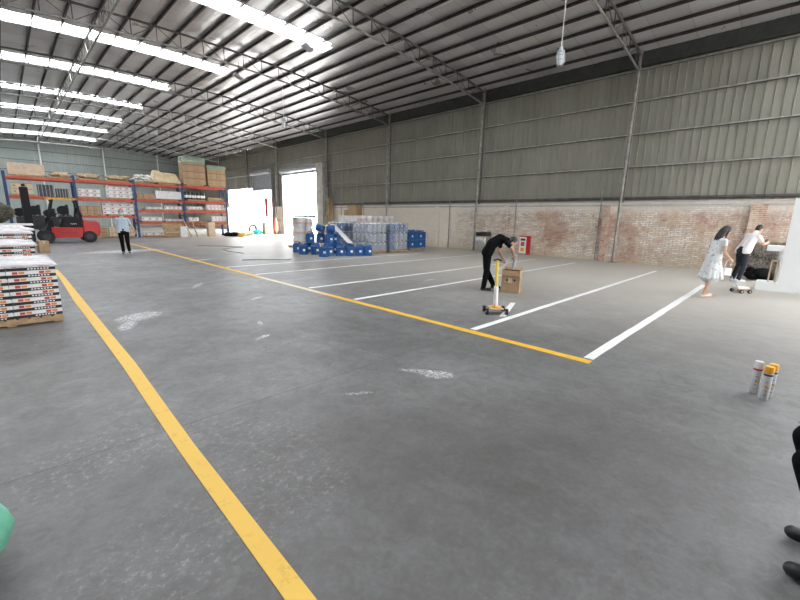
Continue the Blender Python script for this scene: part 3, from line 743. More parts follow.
# second shelf bays 3,4
load(6.55,7.6,2.42,GB,3,1,'jumbled on the second shelf right of the third upright',szz=1.3)
cbox('long_white_box','long white box on the second shelf, third bay',(8.45,31.65,2.60),(1.6,.7,.52),0,'whitebox');SPAL.put((8.45,31.7,2.49),0,'second-shelf pallet under the long white box')
rl=None
SPAL.put((10.2,31.7,2.54),0,'second-shelf pallet under the striped rolls')
for k in range(7):
    if rl is None:
        t=thing('fabric_roll','','roll',group='black and white rolls');MB().lathe([(.09,0),(.10,.02),(.10,.5),(.09,.52)],n=12).build('roll_body',M['black'],t);MB().lathe([(.104,.12),(.104,.3)],n=12).build('paper_band',M['paper'],t);rl=Proto(t)
    rl.put((9.6+k*.2,31.45,2.65),0,'black roll with white band standing on the second shelf','black and white rolls',rot=(.12,.1*(k%3-1),0))
cbox('flat_box','flat brown box on the second shelf at the right end',(11.6,31.6,2.66),(1.15,.7,.18),0,'card');SPAL.put((11.6,31.7,2.54),0,'second-shelf pallet under the flat brown box')
# floor level in front of rack
t=thing('plank_panel','brown slatted wooden panel leaning on the rack foot','wooden panel',(8.45,30.85,0))
for i in range(3):
    MB().obox((0,.05+.11*i,.17+.33*i),(1.25,.04,.31),Matrix.Rotation(-.3,3,'X')).build('slat_board',M['wood'],t)
for x in (-.5,.5): MB().obox((x,.20,.5),(.08,.03,1.05),Matrix.Rotation(-.3,3,'X')).build('batten',M['wood'],t)
cbox('upright_box','tall brown box standing below the rightmost rack bay',(10.95,30.9,0),(.5,.35,1.02),.1,'card2')
tag(MB().bar((9.55,30.75,0),(9.15,31.1,1.25),.14,.03).build('leaning_plank',M['wood']),'plank leaning by the fourth upright','plank')
tag(MB().bar((9.95,30.8,0),(9.75,31.1,1.1),.08,.03).build('leaning_plank',M['wood']),'thin plank leaning right of the fourth upright','plank')
cbox('grey_bin_box','white tub below the third rack bay near the fourth upright',(9.0,30.7,0),(.4,.3,.75),0,'whitebox',tape=False)
lump('cloth_heap',(12.2,30.3,0),(1.4,.7,.34),M['blackcloth'],'dark heap of cloth on the floor at the rack end','cloth heap',51,12,voxel=.03)
tag(MB().tube([(12.55,29.8,.16),(12.9,29.8,.16)],.16,16).build('hose_reel',M['yellowplastic']),'orange reel lying by the dark cloth heap','reel')
# clutter between rack and doorway
clut=[('cloth_heap',(14.0,31.6),(1.3,.8,.35),(.55,.50,.30),'yellowish cloth heap on the floor left of the shutter'),('cloth_heap',(15.6,33.2),(1.2,.8,.45),(.05,.50,.48),'turquoise cloth heap on the floor before the shutter'),('cloth_heap',(13.2,31.0),(.9,.6,.25),(.6,.62,.6),'pale cloth heap beside the rack end')]
for i,(n,(x,y),sz,c,lb) in enumerate(clut): lump(n,(x,y,0),sz,mat('clutter%d'%i,c,.8),lb,'cloth heap',60+i,10,voxel=.03)
t=thing('tyre','old purplish tyre leaning by the turquoise heap','tyre',(15.75,34.3,0),.6)
MB().tube([(0,.33*math.cos(a),.40+.33*math.sin(a)) for a in [k*PI/12 for k in range(25)]],.085,10,False).build('tyre_ring',mat('faded_rubber',(.16,.09,.13),.8),t)
def trolley():
    t=thing('hand_trolley','black hand trolley with orange load by the doorway post','trolley',(16.9,31.9,0),.2)
    for s in (-.2,.2):
        MB().tube([(0,s-.03,.16),(0,s+.03,.16)],.16,16).build('wheel',M['rubber'],t)
        MB().tube([(.05,s,.1),(.12,s,1.25)],.025).build('side_rail',M['black'],t)
    MB().box(-.38,.05,-.2,.2,.05,.08).build('toe_plate',M['black'],t);MB().tube([(.12,-.2,1.25),(.12,.2,1.25)],.025).build('handle',M['black'],t)
    return t
trolley()
lump('orange_bundle',(16.72,31.9,.09),(.40,.38,1.55),mat('salmon_cloth',(.85,.22,.14),.8),'orange-red bundle piled on the black hand trolley','bundle',71,10,voxel=.04)
cbox('orange_crate','pale orange crate on the floor left of the trolley',(16.4,33.0,0),(.55,.5,1.05),0,'card2',tape=False)
tag(MB().box(17.45,17.50,34.75,35.25,1.5,3.2).build('hanging_banner',mat('dull_red_cloth',(.50,.10,.10),.8)),'dull red banner hanging on the post between the doorways','banner')
t=thing('bicycle','bicycle standing outside the open doorway','bicycle',(19.5,30.0,-.04),.3)
for x in (-.5,.5): MB().tube([(x+.33*math.cos(a),0,.35+.33*math.sin(a)) for a in [k*PI/12 for k in range(25)]],.025,6,False).build('wheel',M['machine'],t)
MB().tube([(-.5,0,.35),(-.1,0,.85),(.4,0,.85),(.5,0,.35)],.02).tube([(-.5,0,.35),(0,0,.32),(.4,0,.85)],.02).tube([(0,0,.32),(-.12,0,.95)],.02).build('frame',M['bluerack'],t)
MB().tube([(.38,-.25,1.02),(.42,0,1.0),(.38,.25,1.02)],.015).tube([(.42,0,1.0),(.4,0,.85)],.015).build('handlebar',M['machine'],t)
MB().ell((-.12,0,.98),(.13,.07,.04)).build('saddle',M['black'],t)
# pale blue car outside
t=thing('parked_car','pale blue car parked far outside the open doorway','car',(34,50,-.04),.78)
MB().prism([(-2,.3),(2,.3),(2.05,.75),(1.2,.9),(-1.9,.95),(-2.05,.7)],-.85,.85).build('car_body',mat('pale_blue_car',(.25,.55,.68),.3),t,.06)
MB().prism([(-1.7,.93),(1.1,.88),(.4,1.42),(-1.2,1.42)],-.72,.72).build('cabin',mat('car_glass',(.12,.3,.38),.1),t,.05)
for x in(-1.3,1.3):
    for y in(-.8,.8): MB().tube([(x,y-.1,.32),(x,y+.1,.32)],.32,16).build('wheel',M['rubber'],t)
# ------------------------------------------------------------------ forklift (faces -x)
def forklift():
    t=thing('forklift','red and black forklift truck parked before the racks, mast to the left','forklift',(2.40,27.5,0))
    F=lambda m,n,mt,b=.02:m.build(n,M[mt],t,b)
    F(MB().prism([(-.66,.26),(.62,.26),(.62,.80),(-.66,.80)],-.55,.55),'chassis','forkred',.03)
    F(MB().prism([(.62,.30),(1.0,.26),(1.30,.34),(1.38,.58),(1.36,1.02),(1.22,1.14),(.62,1.16)],-.58,.58),'counterweight','forkred',.05)
    F(MB().prism([(-.30,.80),(.615,.80),(.615,1.22),(.45,1.28),(-.10,1.24)],-.53,.53),'engine_hood','forkblack',.03)
    F(MB().prism([(-.95,.28),(-.55,.28),(-.55,1.15),(-.68,1.18),(-.80,.85),(-.95,.62)],-.50,.50),'front_cowl','forkblack',.02)
    s_=thing  # seat
    F(MB().box(.0,.42,-.24,.24,1.26,1.36),'seat','forkblack',.03);F(MB().obox((.46,0,1.58),(.12,.46,.52),Matrix.Rotation(.15,3,'Y')),'backrest','forkblack',.03)
    F(MB().tube([(-.62,0,1.1),(-.38,0,1.42)],.025),'steering_column','forkblack',0)
    F(MB().tube([(-.38+.17*math.cos(a)*.5,.17*math.sin(a),1.43+.17*math.cos(a)*.6) for a in [k*PI/8 for k in range(17)]],.015,6,False),'steering_wheel','forkblack',0)
    for y in(-.48,.48):
        F(MB().bar((-.72,y,1.1),(-.46,y,2.22),.07,.08),'guard_pillar','forkblack',0);F(MB().bar((.62,y,1.1),(.46,y,2.22),.07,.08),'guard_pillar','forkblack',0)
    r=MB().box(-.72,.50,-.52,-.44,2.2,2.28).box(-.72,.50,.44,.52,2.2,2.28).box(-.76,-.68,-.52,.52,2.2,2.29).box(.44,.52,-.52,.52,2.2,2.29)
    for i in range(7): x=-.6+i*.16; r.box(x,x+.03,-.46,.46,2.22,2.27)
    F(r,'overhead_guard','guardyellow',0)
    for x,rad,w in((-.88,.33,.24),(.86,.31,.2)):
        for y in(-.50,.50):
            o=MB().tube([(x,y-w/2,rad),(x,y+w/2,rad)],rad,24).build('wheel',M['rubber'],t,.03)
            MB().tube([(x,y-w/2-.012,rad),(x,y+w/2+.012,rad)],rad*.5,16).build('wheel_hub',M['machine'],o)
    for y in(-.38,.38): F(MB().box(-1.60,-1.30,y-.06,y+.06,.08,2.75),'mast_rail','forkblack',0)
    for z in(.5,1.3,2.1,2.85): F(MB().box(-1.5,-1.38,-.38,.38,z-.05,z+.05),'mast_crossbar','forkblack',0)
    F(MB().tube([(-1.40,.12,.2),(-1.40,.12,2.6)],.05),'lift_cylinder','machine',0)
    F(MB().bar((-1.35,.3,.9),(-.9,.3,.5),.06,.06),'tilt_cylinder','machine',0)
    F(MB().box(-1.64,-1.56,-.5,.5,.12,.22).box(-1.64,-1.56,-.5,.5,.5,.6),'fork_carriage','forkblack',0)
    F(MB().tube([(.55,-.3,1.42),(.55,.3,1.42)],.15,16),'gas_cylinder','machine',0)
    F(MB().box(-.30,.40,-.50,.50,1.24,1.34),'cab_deck','forkblack',.01)
    for q in range(3): F(MB().tube([(-.25+q*.09,-.25,1.3),(-.30+q*.09,-.27,1.62)],.015,6),'control_lever','forkblack',0)
    for y in(-.3,.3): F(MB().box(-1.70,-1.65,y-.06,y+.06,.06,.8).box(-2.7,-1.65,y-.06,y+.06,.05,.10),'fork','machine',0)
    m=MB();r=random.Random(2)
    pts=[(.12+i*.03,-.54,.98+.03*math.sin(i*2.1)) for i in range(9)]
    m.tube(pts,.010,5);F(m,'white_script_mark','paper',0)
    m=MB()
    for i in range(5): m.box(-.30+i*.13,-.22+i*.13,-.565,-.55,.50,.55)
    F(m,'side_marks','machine',0)
    F(MB().obox((-.62,-.3,2.05),(.08,.12,.08)).obox((-.62,.3,2.05),(.08,.12,.08)),'headlamp','paper',.01)
    return t
forklift()
# ------------------------------------------------------------------ jerry cans
def jerry():
    t=thing('jerry_can','','jerry can')
    MB().rbox(.30,.26,0,.38,.05,[(0,.015),(.03,0),(.30,0),(.33,.006),(.36,0),(.62,0),(.65,.006),(.68,0),(.86,0),(.93,.03),(.98,.08),(1,.10)]).build('can_body',M['blue'],t)
    MB().tube([(-.09,0,.36),(-.08,0,.415),(.03,0,.42),(.05,0,.37)],.016,8).build('handle',M['blue'],t)
    MB().lathe([(.032,.36),(.034,.40),(.03,.415)],(.095,0,0),12).build('screw_cap',M['blue'],t)
    MB().box(.02,.10,-.136,-.1285,.13,.21).build('label_or_glint',M['paper'],t)
    return t
JC=Proto(jerry())
HG='loose blue jerry cans before the pallets'
jl=[
 (9.15,13.52,0,-.9,'blue jerry can standing farthest forward in the loose heap'),
 (9.58,13.78,0,-.5,'blue jerry can just right of the foremost one'),
 (9.98,13.50,0,-.8,'blue jerry can third along the front row of the heap'),
 (10.33,13.30,0,-.7,'blue jerry can fourth along the front row, before the white sheet'),
 (10.70,13.12,0,-.9,'blue jerry can fifth along the front row, label showing'),
 (11.05,12.98,0,-.6,'last blue jerry can at the right of the front row, by the wrapped pallet'),
 (9.32,15.88,0,-.7,'blue jerry can at the far left end of the heap'),
 (9.06,14.92,0,-.9,'blue jerry can second from the left end of the heap'),
 (9.45,14.62,0,-.4,'blue jerry can in the floor row left of the foremost ones'),
 (9.80,15.70,0,-.8,'blue jerry can half hidden on the floor under the left upper can'),
 (9.85,15.18,0,-.7,'blue jerry can on the floor under the middle upper can'),
 (9.95,14.35,0,-.7,'blue jerry can on the floor under the right upper can'),
 (10.4,14.05,0,-.7,'blue jerry can on the floor behind the front row, right side'),
 (10.35,15.0,0,-.7,'blue jerry can in the back row of the heap, middle'),
 (10.4,14.55,0,-.7,'blue jerry can in the back row of the heap, right'),
 (9.72,15.42,.40,-.75,'blue jerry can on the left of the upper row'),
 (10.05,15.08,.40,-.8,'blue jerry can in the middle of the upper row with white label'),
 (10.15,14.55,.40,-.5,'blue jerry can on the right of the upper row'),
 (10.52,14.62,.40,-1.,'blue jerry can behind the right end of the upper row')]
for x,y,z,rz,lb in jl: JC.put((x,y,z*1.14),rz,lb,HG).scale=(1.2,1.15,1.15)
JC.put((10.12,15.15,1.09),0,'blue jerry can lying on its side on top of the heap, left one',HG,rot=(PI/2-.1,.25,-.8)).scale=(1.2,1.15,1.15)
JC.put((10.35,14.78,1.09),0,'blue jerry can lying on top of the heap, right one with label',HG,rot=(PI/2,-.1,-.5)).scale=(1.2,1.15,1.15)
# standing cans on the right pallet
PAL.put((15.0,14.25,0),0,'wooden pallet under the unwrapped blue jerry cans')
for L in range(2):
    for i in range(4):
        for j in range(3):
            JC.put((14.55+i*.315,13.85+j*.30,.13+L*.40),(i+j)%2*PI,'blue jerry can, %s layer of the unwrapped pallet by the wall'%['bottom','top'][L],'jerry cans on the unwrapped pallet')
def jerryvar(name,mt):
    t=thing('jerry_can','','jerry can')
    MB().rbox(.30,.26,0,.38,.05,[(0,.015),(.03,0),(.30,0),(.33,.006),(.36,0),(.62,0),(.65,.006),(.68,0),(.86,0),(.93,.03),(.98,.08),(1,.10)]).build('can_body',mt,t)
    MB().lathe([(.035,.36),(.036,.40),(.03,.415)],(.08,0,0),12).build('screw_cap',M['paper'],t)
    MB().box(.03,.075,-.134,-.1285,.26,.31).build('label_or_glint',M['paper'],t)  # white patch painted as a glint on each can under the film
    return t
BJ=Proto(jerryvar('b',M['blue']))
GJ=Proto(jerryvar('g',mat('grey_blue_plastic',(.26,.29,.35),.4)))
def wrapped(cx,cy,desc,proto,topblue,layers=3):
    PAL.put((cx,cy,0),0,'wooden pallet under %s'%desc)
    for L in range(layers):
        for i in range(4):
            for j in range(4):
                p=BJ if (topblue and (L==layers-1 or i==0)) else proto
                x=cx-.43+i*.285;y=cy-.42+j*.28
                o=p.put((x,y,.135+L*.41),0 if j==0 else -PI/2,'%s jerry can inside the film of %s'%('blue' if p is BJ else 'grey',desc),'cans in '+desc)
                o.scale=(.86,.95,1)
    m=MB();rr=random.Random(int(cx*10))
    m.rbox(1.20,1.16,.12,1.40,.06,[(0,0),(.02,-.01),(.28,.012),(.31,.03),(.34,.012),(.6,.0),(.64,.03),(.67,.01),(.95,.0),(1,.04)])
    o=m.build('stretch_wrap',M['wrap']);o.location=(cx,cy,0);tag(o,'milky stretch film wrapped round %s'%desc,'stretch film')
wrapped(12.10,14.10,'the left front wrapped pallet',GJ,False)
wrapped(13.42,14.0,'the right wrapped pallet with blue top',GJ,True)
wrapped(11.95,15.9,'the wrapped pallet behind the white sheet',GJ,True)
o=sheet_blob('white_sheet',0,.42,0,1.45,0,.06,M['whiteplastic'],'torn white sheet hanging from the rear pallet down over the cans','plastic sheet',.02,12)
o.location=(10.75,14.0,.50);o.rotation_euler=(.62,.15,.25)
# white drums / sacks left of the heap
def drum():
    t=thing('white_drum','','drum')
    MB().lathe([(.20,0),(.215,.02),(.21,.30),(.218,.32),(.21,.34),(.205,.42),(.19,.45)],n=18).build('drum_body',M['whiteplastic'],t)
    MB().lathe([(.218,.14),(.218,.24)],n=18).build('red_print_band',mat('pale_red_print',(.82,.55,.48),.6),t)
    MB().lathe([(.20,.45),(.20,.47),(.03,.475)],n=18).build('lid',M['whiteplastic'],t);return t
WD=Proto(drum())
SPAL.put((11.07,18.27,0),.0,'pallet under the white drums left of the jerry cans')
for L in range(3):
    for i in range(2):
        for j in range(2):
            WD.put((10.85+i*.44,18.05+j*.44,.11+L*.48),.3*i,'white drum with red print, %s row of the stack left of the jerry cans'%['bottom','middle','top'][L],'white drum stack')
for L in range(2):
    for i in range(3):
        WD.put((11.95+i*.46,17.6-.0*i,L*.60),.5*i,'white drum in the %s row behind the heap of jerry cans'%['floor','upper'][L],'white drums behind the jerry cans').scale=(1,1,1.25)
t=thing('dark_cover','dark cover lying on the white drum stack','cover',(11.05,18.27,1.56));MB().rbox(1.2,.9,0,.10,.1).build('cover_sheet',M['machine'],t)
# row of pails on a bench-like pallet behind
tag(MB().box(13.12,17.4,17.35,18.2,0,1.36).build('covered_stack',M['whitebox']),'long pale stack behind the wrapped pallets carrying the white pails','stack')
cbox('white_carton_box','wide white carton at the left end of the pail row',(13.6,17.7,1.36),(.9,.5,.34),0,'whitebox',tape=False)
for i in range(7):
    o=WD.put((14.25+i*.44,17.7,1.36),.4*i,'white pail, %s from the left in the row above the wrapped pallets'%ORD[i],'row of white pails');o.scale=(.9,.9,.75)
# planks, cardboard against wall near the door
for k,(y,h) in enumerate(((25.45,3.0),(25.2,2.7),(24.95,2.9))):
    tag(MB().bar((17.3,y,0),(17.75,y,h),.16,.05).build('leaning_plank',M['wood']),['tall plank leaning nearest the open doorway','shorter plank leaning between two tall ones by the doorway','tall plank leaning nearest the brown carton by the doorway'][k],'plank')
cbox('torn_box','crumpled brown box leaning left of the brown carton',(15.9,20.5,1.51),(.6,.5,.55),.5,'card')
cbox('brown_box','brown carton stacked high beside the scaffold',(15.9,19.9,1.73),(.6,.6,.62),.2,'card')
cbox('dark_tray','dark tray under the brown carton by the scaffold',(15.9,19.75,1.51),(.8,.85,.2),.0,'machine',tape=False,cat='tray')
cbox('storage_cabinet','low pale cabinet under the dark tray by the wall',(15.9,20.1,0),(.9,1.7,1.5),.0,'whitebox',tape=False,cat='cabinet')
# scaffold
t=thing('scaffold','tall thin steel scaffold frame standing against the wall','scaffold',(17.1,22.9,0))
for x in(0,.6):
    for y in(-1.6,.1,1.9): MB().tube([(x,y,0),(x,y,5.2)],.025,6).build('upright',M['steellight'],t)
for z in(2.6,4.0,5.0):
    for x in(0,.6): MB().tube([(x,-1.6,z),(x,1.9,z)],.02,6).build('rail',M['steellight'],t)
for z in(2.6,3.8): MB().tube([(0,.1,z),(0,1.9,z+1.2)],.018,6).build('brace',M['steellight'],t)
# ------------------------------------------------------------------ wall items
t=thing('hose_cabinet','red-framed fire equipment cabinet standing at the brick wall','cabinet',(17.82,9.30,.0))
MB().box(-.02,.16,-.30,.22,.0,.90).build('cabinet_frame',M['redpaint'],t,.01)
MB().box(-.03,-.02,-.17,.20,.04,.84).build('door_panel',M['paper'],t)
MB().box(-.04,-.03,-.08,.10,.40,.60).build('red_sign',M['redlogo'],t);MB().box(-.04,-.03,-.08,.10,.14,.32).build('orange_sign',M['yellowplastic'],t);MB().box(-.04,-.03,-.11,.13,.66,.76).build('lettering_strip',M['machine'],t)
t=thing('waste_bin','stainless steel bin with dark open top beside the wall post','bin',(17.45,11.35,0))
MB().rbox(.55,.62,0,.74,.04).build('bin_body',M['steelbin'],t);MB().rbox(.60,.68,.74,.80,.04).build('rim',M['steelbin'],t)
MB().box(-.25,.25,-.29,.29,.80,.82).build('dark_opening',M['black'],t)
for y in(-.28,.28):
    MB().box(-.25,.25,y-.015,y+.015,.82,.98).build('hood_side',M['machine'],t)
MB().box(.2,.25,-.28,.28,.82,1.0).build('hood_back',M['machine'],t)
# ------------------------------------------------------------------ people
def frame_dir(d):
    d=Vector(d).normalized();return d
def hand(m,w,d,n,side,curl=.5,s=1.0):
    """w wrist, d pointing dir, n palm-facing normal; side=+1/-1 thumb side"""
    w=Vector(w);d=Vector(d).normalized();n=Vector(n);n=(n-d*n.dot(d)).normalized();l=d.cross(n)*side
    for o_ in (-.022,-.007,.008,.023): m.cap(w+l*o_*.6*s,w+d*.085*s+l*o_*1.1*s,.014*s,.013*s)
    for i,(o_,ln) in enumerate(((-.030,.062),(-.010,.075),(.010,.080),(.030,.070))):
        a=w+d*.085*s+l*o_*s;d1=(d*math.cos(curl)+n*math.sin(curl)).normalized();d2=(d*math.cos(curl*2.1)+n*math.sin(curl*2.1)).normalized()
        b=a+d1*ln*.5*s;c=b+d2*ln*.5*s;m.cap(a,b,.0105*s,.0095*s);m.cap(b,c,.0095*s,.008*s)
    a=w+d*.03*s+l*.028*s;b=a+(d*.6+l*.8+n*.2).normalized()*.04*s;c=b+(d+n*.6).normalized()*.032*s;m.cap(a,b,.013*s,.011*s);m.cap(b,c,.011*s,.009*s)
def person(name,label,loc,rz,J,shirt,sleeve,trouser,shoe,hair='short',mask=False,dress=None,build=1.0,handcurl=.5,palm=None,headfwd=(1,0,0),headup=(0,0,1),barefoot=False,cap=None,skirtlen=None,waist=True,mb=None):
    t=thing(name,label,'person',loc,rz)
    J={k:Vector(v) for k,v in J.items()}
    hf=Vector(headfwd).normalized();hu=Vector(headup);hu=(hu-hf*hu.dot(hf)).normalized();hl=hu.cross(hf)
    HR=Matrix((hf,hl,hu)).transposed()
    H=J['head'];hd=lambda x,y,z:H+HR@V(x,y,z)
    g=build
    def torso(m,e=0,low=True):
        for s in 'lr':
            m.cap(J['hip_'+s],J['mid']+(J['hip_'+s]-J['pel'])*.9,.115*g+e,.105*g+e);m.cap(J['mid']+(J['hip_'+s]-J['pel'])*.9,J['chest']+(J['sh_'+s]-J['chest'])*.38,.100*g+e,.098*g+e)
            m.cap(J['chest']+(J['sh_'+s]-J['chest'])*.3,J['sh_'+s]-(J['neck']-J['chest'])*.12,.080*g+e,.055*g+e)
        m.cap(J['pel'],J['mid'],.11*g+e,.105*g+e);m.cap(J['mid'],J['chest'],.105*g+e,.105*g+e)
        m.cap(J['chest'],J['neck'],.08*g+e,.055*g+e)
    def body(m):
        torso(m,-.012)
        m.cap(J['neck'],J['head']-hu*.06,.052*g,.050)
        m.ell(hd(0,0,.015),(.095,.076,.112),HR);m.ell(hd(.025,0,-.045),(.068,.058,.065),HR)
        m.ell(hd(.100,0,-.02),(.018,.011,.022),HR);m.ell(hd(.082,0,-.085),(.022,.026,.018),HR)
        for s in(-1,1): m.ell(hd(-.005,s*.078,-.01),(.018,.010,.030),HR)
        for s,sg in(('l',1),('r',-1)):
            m.cap(J['sh_'+s],J['el_'+s],.048*g,.037*g);m.cap(J['el_'+s],J['wr_'+s],.038*g,.024*g)
            d=J['wr_'+s]-J['el_'+s];pn=(palm or {}).get(s,V(0,-sg,0));hand(m,J['wr_'+s],d,pn,sg if True else -sg,handcurl)
            m.cap(J['hip_'+s],J['kn_'+s],.078*g,.055*g);m.cap(J['kn_'+s],J['an_'+s],.054*g,.036*g)
            m.cap(J['kn_'+s]*.7+J['an_'+s]*.3-V(.012,0,0),J['kn_'+s]*.5+J['an_'+s]*.5-V(.008,0,0),.052*g,.046*g)
            tz=J['toe_'+s];m.cap(J['an_'+s]-V(0,0,.03),tz,.035,.028)
    blob('body',body,M['skin'],t,.0085,2)
    def sh(m):
        torso(m,.008)
        hm=(J['mid']-J['pel'])*.08;m.cap(J['hip_l']+hm,J['hip_r']+hm,.122*g,.122*g)
        for s in 'lr':
            a=J['sh_'+s];b=a+(J['el_'+s]-a)*min(sleeve,1);m.cap(a-(J['neck']-J['chest'])*.1,b,.060*g,.054*g)
            if sleeve>1: m.cap(J['el_'+s],J['el_'+s]+(J['wr_'+s]-J['el_'+s])*.95,.052*g,.036*g)
    if dress is None:
        blob('shirt',sh,shirt,t,.014,3)
        def tr(m):
            m.cap(J['hip_l'],J['hip_r'],.122*g,.122*g);m.cap(J['pel'],J['pel']+(J['mid']-J['pel'])*.25,.125*g,.118*g)
            for s in 'lr':
                m.cap(J['hip_'+s],J['kn_'+s],.098*g,.073*g);m.cap(J['kn_'+s],J['an_'+s],.073*g,.060*g)
        blob('trousers',tr,trouser,t,.014,2)
        if waist: 
            a=J['pel']+(J['mid']-J['pel'])*.12
    else:
        def dr(m):
            sh(m)
            z0=dress; P=J['pel']
            n=16
            for k in range(n):
                a=2*PI*k/n;rx,ry=.13,.15;R=1.0+.10*math.sin(a*5)
                m.cap(P+V(rx*math.cos(a)*.55,ry*math.sin(a)*.55,.02),V(P.x+.205*math.cos(a)*R,P.y+.21*math.sin(a)*R,z0),.06,.03)
            m.cap(P,V(P.x,P.y,z0+.05),.14,.19)
        blob('dress',dr,shirt,t,.016,2)
    for s in 'lr':
        def so(m):
            a=J['an_'+s];z=J['toe_'+s]
            m.cap(a-V(0,0,.045),z,.040,.036);m.cap(a-V(.035,0,.05),z,.034,.034);m.cap(a-V(.04,0,.035),a,.036,.042) if not barefoot else m.cap(a-V(.03,0,.055),z,.03,.03)
        o=blob('shoe',so,shoe,t,.01,1)
    # hair
    def hr(m):
        m.ell(hd(-.022,0,.040),(.098,.084,.098),HR)
        if hair=='long':
            m.ell(hd(-.05,0,-.02),(.08,.085,.10),HR)
            back=(J['chest']-J['mid']).normalized()
            for y in(-.05,0,.05):
                a=hd(-.06,y,-.02);m.cap(a,a+V(-.07,y*.1,-.12),.048,.042);m.cap(a+V(-.07,y*.1,-.12),a+V(-.12,0,-.25),.042,.022)
            for s_ in(-1,1): a=hd(-.02,s_*.080,.02);m.cap(a,a+V(-.05,0,-.16),.022,.012)
        else:
            m.ell(hd(-.05,0,.0),(.062,.078,.075),HR)
    blob('hair',hr,M['hair'],t,.010,1)
    for s in(-1,1):
        MB().ell(hd(.088,s*.030,.012),(.010,.013,.008),HR,8,6).build('eye',M['black'],t)
        MB().ell(hd(.087,s*.031,.034),(.008,.020,.004),HR,8,6).build('eyebrow',M['hair'],t)
    if mask: blob('face_mask',lambda m:(m.ell(hd(.058,0,-.048),(.060,.062,.052),HR),m.ell(hd(.085,0,-.045),(.032,.035,.036),HR)),mat('mask_blue',(.62,.70,.80),.7),t,.010,1)
    else: MB().ell(hd(.090,0,-.060),(.008,.024,.006),HR,8,6).build('mouth',mat('lips',(.42,.16,.13),.6),t)
    return t
# man walking, facing camera (camera is towards -y, slightly -x): local +x faces heading
J=dict(pel=(0,0,.93),mid=(.005,0,1.12),chest=(0,0,1.28),neck=(.01,0,1.46),head=(.03,0,1.62),
 hip_l=(0,.10,.90),hip_r=(0,-.10,.90),sh_l=(0,.175,1.38),sh_r=(0,-.175,1.38),
 el_l=(-.03,.27,1.12),wr_l=(.10,.38,.92),el_r=(-.04,-.23,1.12),wr_r=(.05,-.24,.88),
 kn_l=(.16,.10,.49),an_l=(.02,.13,.12),toe_l=(.16,.14,.05),kn_r=(.02,-.08,.47),an_r=(-.06,-.07,.09),toe_r=(.09,-.09,.035))
person('person','person in pale blue polo, black trousers and face mask walking down the hall',(3.35,18.9,0),-PI/2-.17,J,M['shirtblue'],.75,M['blackcloth'],M['black'],mask=True,palm={'l':V(0,-1,0),'r':V(0,1,0)})
# bending man
J=dict(pel=(0,0,.90),mid=(.09,0,1.09),chest=(.27,0,1.20),neck=(.44,0,1.18),head=(.55,0,1.12),
 hip_l=(.0,.09,.87),hip_r=(.0,-.09,.87),sh_l=(.36,.18,1.17),sh_r=(.36,-.18,1.17),
 el_l=(.30,.24,.92),wr_l=(.40,.12,.72),el_r=(.52,-.24,.98),wr_r=(.60,-.06,.82),
 kn_l=(.02,.12,.47),an_l=(.22,.16,.09),toe_l=(.36,.17,.04),kn_r=(.0,-.11,.47),an_r=(-.05,-.12,.09),toe_r=(.10,-.14,.04))
bm=person('person','person in black bending over beside the open carton, holding grey tubes',(7.86,4.98,0),-PI/4-.08,J,M['blackcloth'],.62,M['blackcloth'],M['black'],headfwd=(.62,0,-.78),headup=(.78,0,.62),palm={'l':V(0,-1,-.2),'r':V(-.6,.6,-.3)},handcurl=.85)
def at_person(p,v): return p.matrix_basis@Vector(v)
def tubeitem(a,b,r,name,lb,mt):
    t=thing(name,lb,'paint tube',a);d=Vector(b)-Vector(a)
    MB().tube([(0,0,0),d],r,12).build('tube_body',M[mt],t);MB().tube([d*-.12,(0,0,0)],r*.5,10).build('nozzle',M['whiteplastic'],t)
tubeitem(at_person(bm,(.66,-.02,.82)),at_person(bm,(.60,-.02,.52)),.035,'paint_tube','grey tube held in the raised hand of the bending person','greymetal')
tubeitem(at_person(bm,(.52,.10,.72)),at_person(bm,(.30,.08,.46)),.035,'paint_tube','pale tube held low in the other hand of the bending person','whiteplastic')
# open carton beside him
t=thing('open_carton','brown open-topped carton on the floor in front of the bending person','carton',(8.15,4.46,0),-1.22)
w,d,h=.40,.36,.50
m=MB();m.box(-w/2,w/2,-d/2,-d/2+.008,0,h).box(-w/2,w/2,d/2-.008,d/2,0,h).box(-w/2,-w/2+.008,-d/2,d/2,0,h).box(w/2-.008,w/2,-d/2,d/2,0,h).box(-w/2,w/2,-d/2,d/2,0,.008);m.build('carton_body',M['card'],t)
MB().obox((-.0,d/2+.0,h+.02),(w,.10,.006),Matrix.Rotation(.6,3,'X')).build('flap',M['card'],t);MB().obox((0,-d/2-.02,h-.05),(w,.006,.12),Matrix.Rotation(-.2,3,'X')).build('flap',M['card'],t)
MB().box(-w/2+.05,w/2-.05,-d/2-.003,-d/2,.25,.262).box(-.05,.03,-d/2-.004,-d/2,.22,.34).build('tape_strip',M['card2'],t)
MB().box(-.10,-.06,-d/2-.004,-d/2,.26,.31).box(.07,.11,-d/2-.004,-d/2,.26,.31).box(w/2,w/2+.003,-.10,.10,.08,.09).box(w/2,w/2+.003,-.10,.08,.12,.13).build('dark_print',M['machine'],t)
